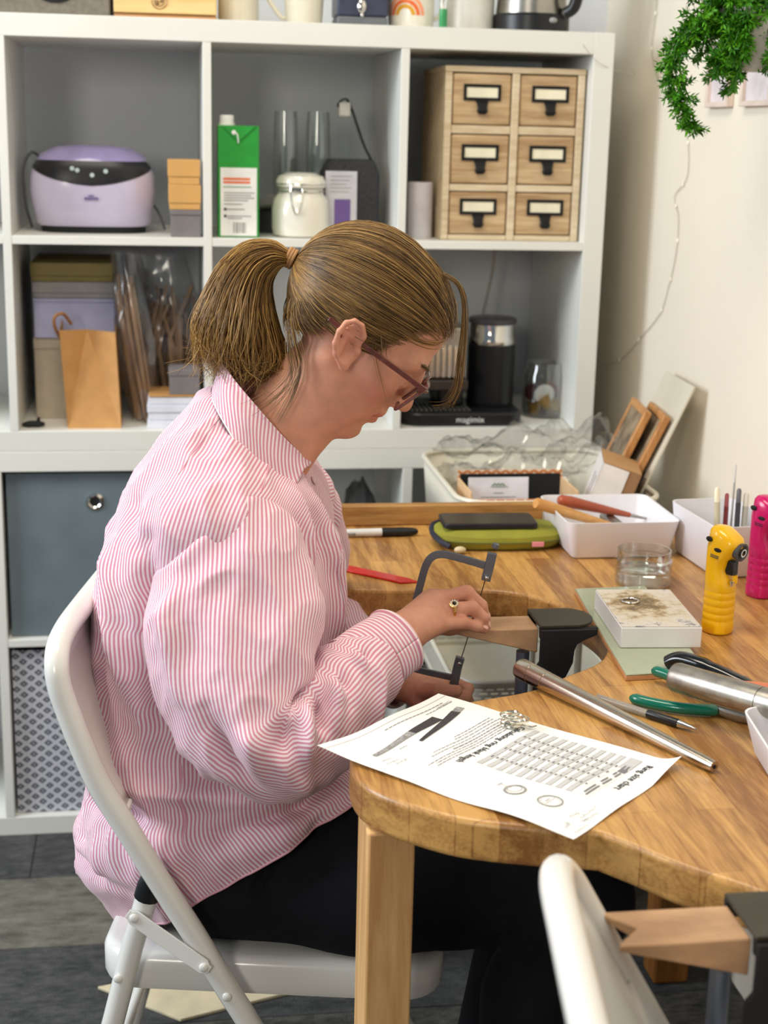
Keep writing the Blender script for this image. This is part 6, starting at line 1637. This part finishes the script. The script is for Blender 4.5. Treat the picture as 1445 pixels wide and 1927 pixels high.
# ---------------------------------------------------------------- hair
def hair_mat(name, cols):
    m = bpy.data.materials.new(name); m.use_nodes = True
    N = m.node_tree.nodes; L = m.node_tree.links; b = N['Principled BSDF']
    b.inputs['Roughness'].default_value = .38; b.inputs['Specular IOR Level'].default_value = .45
    b.inputs['Anisotropic'].default_value = .5
    g = N.new('ShaderNodeNewGeometry'); cr_ = N.new('ShaderNodeValToRGB'); e = cr_.color_ramp.elements
    e[0].position = 0; e[0].color = rgb(*cols[0]); e[1].position = 1; e[1].color = rgb(*cols[-1])
    for i, c in enumerate(cols[1:-1]): q = e.new((i + 1) / (len(cols) - 1)); q.color = rgb(*c)
    tc = N.new('ShaderNodeTexCoord'); nz = N.new('ShaderNodeTexNoise'); nz.inputs['Scale'].default_value = 30; L.new(tc.outputs['Object'], nz.inputs['Vector'])
    ad = N.new('ShaderNodeMath'); ad.operation = 'MULTIPLY_ADD'; ad.inputs[1].default_value = .5; L.new(nz.outputs['Fac'], ad.inputs[0])
    ml = N.new('ShaderNodeMath'); ml.operation = 'MULTIPLY_ADD'; ml.inputs[1].default_value = .8; ml.inputs[2].default_value = -.15; L.new(g.outputs['Random Per Island'], ml.inputs[0]); L.new(ml.outputs[0], ad.inputs[2])
    L.new(ad.outputs[0], cr_.inputs[0]); L.new(cr_.outputs[0], b.inputs['Base Color'])
    return m
def strands(name, P, rad, mat, parent, tip=.35):
    """P: n x m x 3 paths -> three-sided tubes in one mesh"""
    n, m = P.shape[:2]
    T = np.gradient(P, axis=1); T /= np.linalg.norm(T, axis=2, keepdims=True) + 1e-9
    ref = np.array([.3, -.9, .3]); A = np.cross(T, ref); A /= np.linalg.norm(A, axis=2, keepdims=True) + 1e-9; Bv = np.cross(T, A)
    r = (np.asarray(rad).reshape(-1, 1) * np.interp(np.linspace(0, 1, m), [0, .1, .7, 1], [.7, 1, 1, tip])[None])[..., None]
    V = np.stack([P + r * (A * math.cos(a) + Bv * math.sin(a)) for a in (0, 2 * PI / 3, 4 * PI / 3)], 2).reshape(-1, 3)
    base = (np.arange(n)[:, None] * m + np.arange(m - 1)[None]).reshape(-1) * 3
    F_ = np.concatenate([np.stack([base + i, base + (i + 1) % 3, base + 3 + (i + 1) % 3, base + 3 + i], 1) for i in range(3)])
    return npmesh(name, V, F_, mat, parent)
RS_ = np.random.RandomState(12)
CC = H(-.018, 0, .035); CR = np.array([.091, .073, .082])
def todir(p): q = np.asarray(p) - CC; return np.stack([q @ HF, q @ HL, q @ HU], -1)
def hair():
    HR = bpy.data.objects.new('hair', None); COL.objects.link(HR); HR.parent = PER; HR['_o'] = (0, 0, 0); HR['label'] = 'light brown hair tied in a ponytail'
    MH = hair_mat('brown_hair', [(58, 40, 22), (102, 75, 40), (138, 104, 57), (184, 145, 84)])
    MG = hair_mat('golden_brown_hair', [(78, 52, 25), (126, 91, 44), (160, 120, 60), (200, 158, 90)])
    MD = M('dark_hair_base', rgb(74, 50, 26), .6, var=.3, scale=40, stretch=(1, 1, .3))
    line = np.array([(.070, 0, .079), (.064, .022, .077), (.050, .047, .069), (.036, .062, .050), (.026, .067, .032), (.023, .0685, .014), (.010, .070, .033), (-.014, .072, .034), (-.031, .0705, .012), (-.036, .068, -.012), (-.045, .058, -.030), (-.056, .036, -.042), (-.060, 0, -.046)])
    tie = np.array([-.117, 0, .004])
    def paths(side, n, m, lift, jit):
        t = np.linspace(0, len(line) - 1, n) if n < 200 else np.sort(RS_.uniform(0, len(line) - 1, n))
        R = cr(line, t); R[:, 1] *= side
        R = R + RS_.normal(size=R.shape) * jit * .004
        # roots stepped back into the hair for most strands
        d0 = R - todir(CC); e0 = R - np.array([0, 0, 0])
        cc = todir(CC) * 0 + np.array([-.018, 0, .035])
        q0 = (R - cc) / CR; rho0 = np.linalg.norm(q0, axis=1); u0 = q0 / rho0[:, None]
        q1 = (tie - cc) / CR; rho1 = np.linalg.norm(q1); u1 = q1 / rho1
        u1 = u1[None] + RS_.normal(size=u0.shape) * .02 * jit; u1 /= np.linalg.norm(u1, axis=1, keepdims=True)
        om = np.arccos(np.clip((u0 * u1).sum(1), -1, 1))
        s0 = RS_.uniform(0, .75, n) * jit * (RS_.rand(n) < .7)
        tt = s0[:, None] + (1 - s0[:, None]) * np.linspace(0, 1, m)[None]
        w0 = np.sin((1 - tt) * om[:, None]) / np.sin(om)[:, None]; w1 = np.sin(tt * om[:, None]) / np.sin(om)[:, None]
        U_ = w0[..., None] * u0[:, None] + w1[..., None] * u1[:, None]
        vol = lift + jit * RS_.uniform(-.012, .022, n)
        rise = 1 - np.exp(-tt / .10)
        rho = rho0[:, None] * (1 - np.clip(tt / .35, 0, 1)) + np.clip(tt / .35, 0, 1) * 1.0
        rho = np.maximum(rho, 1.0) + rise * vol[:, None] * (1 - .25 * tt)
        wig = .004 * jit * np.sin(tt * RS_.uniform(6, 16, n)[:, None] + RS_.uniform(0, 6, n)[:, None])
        rho = rho + wig
        h = U_ * rho[..., None] * CR + cc
        return HO + h[..., 0:1] * HF + h[..., 1:2] * HL + h[..., 2:3] * HU
    # scalp layer
    for side in (-1, 1):
        P = paths(side, 60, 30, .045, 0)
        i = np.arange(59)[:, None] * 30 + np.arange(29)[None]
        npmesh('hair_base', P.reshape(-1, 3), np.stack([i, i + 1, i + 31, i + 30], -1).reshape(-1, 4), MD, HR)
    P = np.concatenate([paths(-1, 3600, 18, .075, 1), paths(1, 1300, 18, .075, 1)])
    strands('hair_strands', P, RS_.uniform(.00025, .0006, len(P)), MH, HR)['kind'] = 'stuff'
    # ponytail
    oc = [(-.008, 1.206), (-.030, 1.218), (-.060, 1.214), (-.088, 1.188), (-.108, 1.150), (-.119, 1.118), (-.112, 1.090), (-.094, 1.072)]
    ic = [(-.008, 1.191), (-.020, 1.186), (-.030, 1.166), (-.027, 1.135), (-.019, 1.105), (-.014, 1.084), (-.020, 1.068), (-.034, 1.060)]
    n, m = 3600, 24
    s = RS_.uniform(0, 1, n); end = RS_.uniform(.78, 1.04, n); tt = np.linspace(0, 1, m)[None] * end[:, None] * 7
    def along(c): 
        k = cr(c, np.clip(tt, 0, 6.999).reshape(-1)); return k.reshape(n, m, 2)
    O_, I_ = along(oc), along(ic); Q = O_ * (1 - s)[:, None, None] + I_ * s[:, None, None]
    ex = np.clip(tt - 6.999, 0, 1); Q[..., 1] -= ex * .02
    v = tt / 7
    lat = RS_.normal(size=n) * .5; lat = np.clip(lat, -1.2, 1.2)
    prof = np.sqrt(np.clip(1 - (2 * s - 1) ** 2 * .85, .05, 1))
    Pn = np.zeros((n, m, 3)); Pn[..., 0] = Q[..., 0]; Pn[..., 2] = Q[..., 1]
    Pn[..., 1] = lat[:, None] * (.007 + .042 * np.clip(v * 1.7, 0, 1) ** .8) * prof[:, None]
    ph = RS_.uniform(0, 6.28, (n, 3)); fq = RS_.uniform(5, 13, (n, 1))
    for k in range(3): Pn[..., k] += np.clip(v, 0, 1) ** 1.1 * .0062 * np.sin(v * fq + ph[:, k:k + 1])
    flick = np.clip(v - .7, 0, 1) ** 2
    Pn[..., 0] += flick * RS_.normal(.02, .22, (n, 1)); Pn[..., 1] += flick * RS_.normal(0, .16, (n, 1)); Pn[..., 2] += flick * RS_.normal(.02, .15, (n, 1))
    PT = strands('ponytail', Pn, RS_.uniform(.00025, .0006, n), MG, HR); PT['kind'] = 'stuff'
    # dense core so the bunch is not see-through
    rings = []
    o2, i2 = cr(oc, np.linspace(.1, 6.4, 26)), cr(ic, np.linspace(.1, 6.4, 26))
    for k in range(26):
        c = (o2[k] + i2[k]) / 2; h = (o2[k] - i2[k]) * .36; u = k / 25; wd = .006 + .026 * min(1, u * 1.6)
        if u > .85: h = h * (1 - (u - .85) * 4); wd *= (1 - (u - .85) * 4)
        rings.append([(c[0] + h[0] * math.cos(a), wd * math.sin(a), c[1] + h[1] * math.cos(a)) for a in np.linspace(0, 2 * PI, 20, endpoint=False)])
    MB().loft(rings).build('ponytail_core', MD, HR, local=True)
    mb = MB(); c = Vector((-.0075, 0, 1.1985)); ax = Vector((-.9, 0, .43)).normalized(); x, y = frame_of(ax)
    for q in (-.0035, 0, .0035): mb.tube([c + ax * q + (x * math.cos(a) + y * math.sin(a)) * .0105 for a in np.linspace(0, 2 * PI, 24, endpoint=False)], .0021, 8, closed=True)
    mb.build('hair_tie', M('tan_elastic', rgb(176, 132, 88), .7), HR, local=True)
    # loose fringe lock and stray strands
    def bundle(name, pts, n, sp0, sp1, rad, mat):
        b_ = cr(np.array(pts), np.linspace(0, len(pts) - 1, 22)); o = RS_.normal(size=(n, 1, 3)); w_ = np.linspace(0, 1, 22)[None, :, None]
        Q = b_[None] + o * (sp0 + (sp1 - sp0) * w_) + RS_.normal(size=(n, 1, 3)) * sp1 * w_ ** 2
        strands(name, Q, np.full(n, rad), mat, HR)['kind'] = 'stuff'
    bundle('fringe_lock', [(.168, -.012, 1.186), (.184, -.016, 1.176), (.1915, -.02, 1.160), (.1935, -.02, 1.132), (.191, -.02, 1.094), (.187, -.02, 1.058), (.178, -.02, 1.040)], 38, .0010, .0026, .0004, MH)
    bundle('fringe_lock', [(.190, -.02, 1.10), (.189, -.02, 1.06), (.178, -.02, 1.040), (.160, -.02, 1.036)], 9, .001, .002, .00035, MH)
    bundle('stray_strand', [(.0, -.055, 1.135), (.006, -.064, 1.11), (.012, -.066, 1.085), (.004, -.068, 1.055), (-.014, -.069, 1.02)], 16, .003, .004, .0004, MH)
    bundle('stray_strand', [(-.004, -.05, 1.13), (-.002, -.058, 1.10), (.0, -.062, 1.07), (-.02, -.064, 1.045), (-.04, -.066, 1.03)], 12, .003, .005, .0004, MH)
    bundle('stray_strand', [(.083, -.077, 1.135), (.095, -.074, 1.12), (.098, -.072, 1.098), (.105, -.068, 1.07), (.112, -.064, 1.04)], 3, .002, .003, .0003, MG)
    bundle('stray_strand', [(.07, -.078, 1.16), (.105, -.075, 1.140), (.14, -.062, 1.118), (.165, -.04, 1.112), (.176, -.01, 1.122)], 14, .0012, .003, .0004, MG)
    for sd in (-1, 1): bundle('eyebrow', [tuple(H(.0845, sd * .012, .0345)), tuple(H(.0795, sd * .030, .0385)), tuple(H(.066, sd * .050, .0365))], 30, .0012, .0008, .00035, MH)
    bundle('stray_strand', [(.10, -.072, 1.13), (.101, -.0725, 1.116), (.10, -.072, 1.104)], 26, .004, .004, .00035, MH)
hair()

# ---------------------------------------------------------------- glasses and ring
def glasses():
    t = bpy.data.objects.new('glasses', None); COL.objects.link(t); t.parent = PER; t['_o'] = (0, 0, 0); t['label'] = 'brown plastic framed glasses'
    BR = M('brown_acetate', rgb(96, 48, 42), .25, var=.15, scale=60, coat=.3)
    LN = clear('lens', (.97, .97, .97, 1), .12, .02, .12)
    def lensP(l, u): return H(.0945 - .0055 * (.027 - u) / .043 - .10 * max(0, abs(l) - .03) ** 1.3 * 1.0, l, u)
    for s in (-1, 1):
        pts = [lensP(s * x, y) for x, y in rrect(.010, .066, -.0165, .028, .012, 6)]
        mb = MB(); mb.tube([tuple(q) for q in pts], .0021, 8, closed=True); mb.build('rim', BR, t, local=True)
        mb = MB(); mb.add([tuple(q) for q in pts], [tuple(range(len(pts)))]); mb.build('lens', LN, t, local=True)
        hg = lensP(s * .066, .024); a = Vector(hg) + Vector((.001, s * .003, .0)); e = Vector((.044, s * .0785, 1.140)); md = Vector((.075, s * .0795, 1.1175 + .004))
        rings = []
        path = [a, a.lerp(e, .25), a.lerp(e, .5) + Vector((0, s * .003, 0)), a.lerp(e, .75) + Vector((0, s * .002, 0)), e]
        path = bez(path, 5)
        for i, p in enumerate(path):
            d = (path[min(i + 1, len(path) - 1)] - path[max(i - 1, 0)]).normalized(); wv = Vector((0, s, 0)); hv = d.cross(wv).normalized() * (.0031 - .0006 * i / len(path)); wv = wv * .0016
            rings.append([p - hv - wv, p + hv - wv, p + hv + wv, p - hv + wv])
        MB().loft(rings).build('temple', BR, t, local=True, bevel=.0006)
    mb = MB(); mb.tube(bez([tuple(lensP(-.010, .012)), tuple(H(.1035, 0, .0165)), tuple(lensP(.010, .012))], 6), .0022, 8); mb.build('bridge', BR, t, local=True)
glasses()
def finger_ring():
    a, b = Vector(RH['m'][1]), Vector(RH['p'][1]); d = (b - a).normalized(); c = a.lerp(b, .47)
    x, y = frame_of(d)
    t = bpy.data.objects.new('finger_ring', None); COL.objects.link(t); t.parent = PER; t['_o'] = (0, 0, 0); t['label'] = 'gold ring with dark stone and white halo'
    GD = M('gold', rgb(212, 170, 92), .22, 1)
    mb = MB(); mb.tube([c + (x * math.cos(q) + y * math.sin(q)) * .0102 for q in np.linspace(0, 2 * PI, 30, endpoint=False)], .0016, 8, closed=True); mb.build('band', GD, t, local=True)
    up = Vector((-.12, -.62, .75)); up = (up - d * up.dot(d)).normalized(); Mx = Matrix((d, up.cross(d), up)).transposed().to_4x4(); Mx.translation = c + up * .0105
    MB().lathe([(.0035, -.001), (.0052, .0015), (.0055, .0022), (.003, .0025)], n=20, Mx=Mx).build('bezel', GD, t, local=True)
    mb = MB()
    for k in range(10): mb.ell(Mx @ Vector((.0040 * math.cos(k * PI / 5), .0040 * math.sin(k * PI / 5), .0028)), (.0011, .0011, .0011), 8, 5)
    mb.build('halo_stones', M('white_stone', rgb(240, 240, 236), .1, var=.02), t, local=True)
    MB().ell(Mx @ Vector((0, 0, .003)), (.0024, .0024, .0018), 12, 6).build('dark_stone', M('dark_gem', rgb(20, 20, 34), .08), t, local=True)
finger_ring()

# ---------------------------------------------------------------- piercing saw held by the person
def saw():
    t = thing('piercing_saw', 'grey steel jeweller\'s piercing saw with thin blade held at pin', 'saw', (-.66, -1.0, 0), math.radians(-11))
    GS = M('grey_steel_paint', rgb(112, 116, 124), .4, .6, var=.06); Y = .085
    def bar(name, pts, hw=.0048, th=.002):
        p = bez([(a, Y, z) for a, z in pts], 5); rings = []
        for i, q in enumerate(p):
            d = (p[min(i + 1, len(p) - 1)] - p[max(i - 1, 0)]).normalized(); n = Vector((d.z, 0, -d.x)) * hw; w_ = Vector((0, th, 0))
            rings.append([q - n - w_, q + n - w_, q + n + w_, q - n + w_])
        MB().loft(rings).build(name, GS, t, local=True, bevel=.0006)
    bar('frame', [(.117, .635), (.129, .688), (.143, .75), (.152, .79), (.1575, .812), (.165, .824), (.178, .828), (.20, .824), (.235, .8145)])
    bar('lower_arm', [(.132, .678), (.16, .671), (.197, .664)], .004, .0022)
    bar('upper_clamp', [(.2405, .832), (.238, .818), (.2335, .796)], .0058, .0042)
    bar('lower_clamp', [(.2055, .692), (.2025, .68), (.1985, .656)], .0056, .0042)
    for a, z in ((.2345, .801), (.2045, .686)): MB().lathe([(.0025, 0), (.0025, .004), (.0015, .0045)], n=12, Mx=RT((a, Y - .0042, z), rx=PI / 2)).build('clamp_screw', CHROME, t, local=True)
    MB().lathe([(.003, 0), (.0045, .001), (.0045, .006), (.003, .007)], n=14, Mx=RT((.243, Y, .838), ry=.3)).build('thumb_screw', GS, t, local=True)
    MB().tube([(.2335, Y, .798), (.2065, Y, .690)], .0007, 6).build('blade', M('blade_steel', rgb(70, 68, 66), .4, .8), t, local=True)
    MB().tube([(.1985, Y, .656), (.1975, Y, .648)], .0065, 14).build('ferrule', CHROME, t, local=True)
    MB().tube([(.1975, Y, .648), (.197, Y, .642), (.194, Y, .61), (.191, Y, .575), (.190, Y, .565)], [.007, .009, .0105, .0115, .008], 16).build('handle', M('dark_wood_handle', rgb(58, 34, 24), .35, coat=.3), t, local=True)
saw()
# ---------------------------------------------------------------- tidy helper properties
for o in bpy.data.objects:
    if '_o' in o: del o['_o']
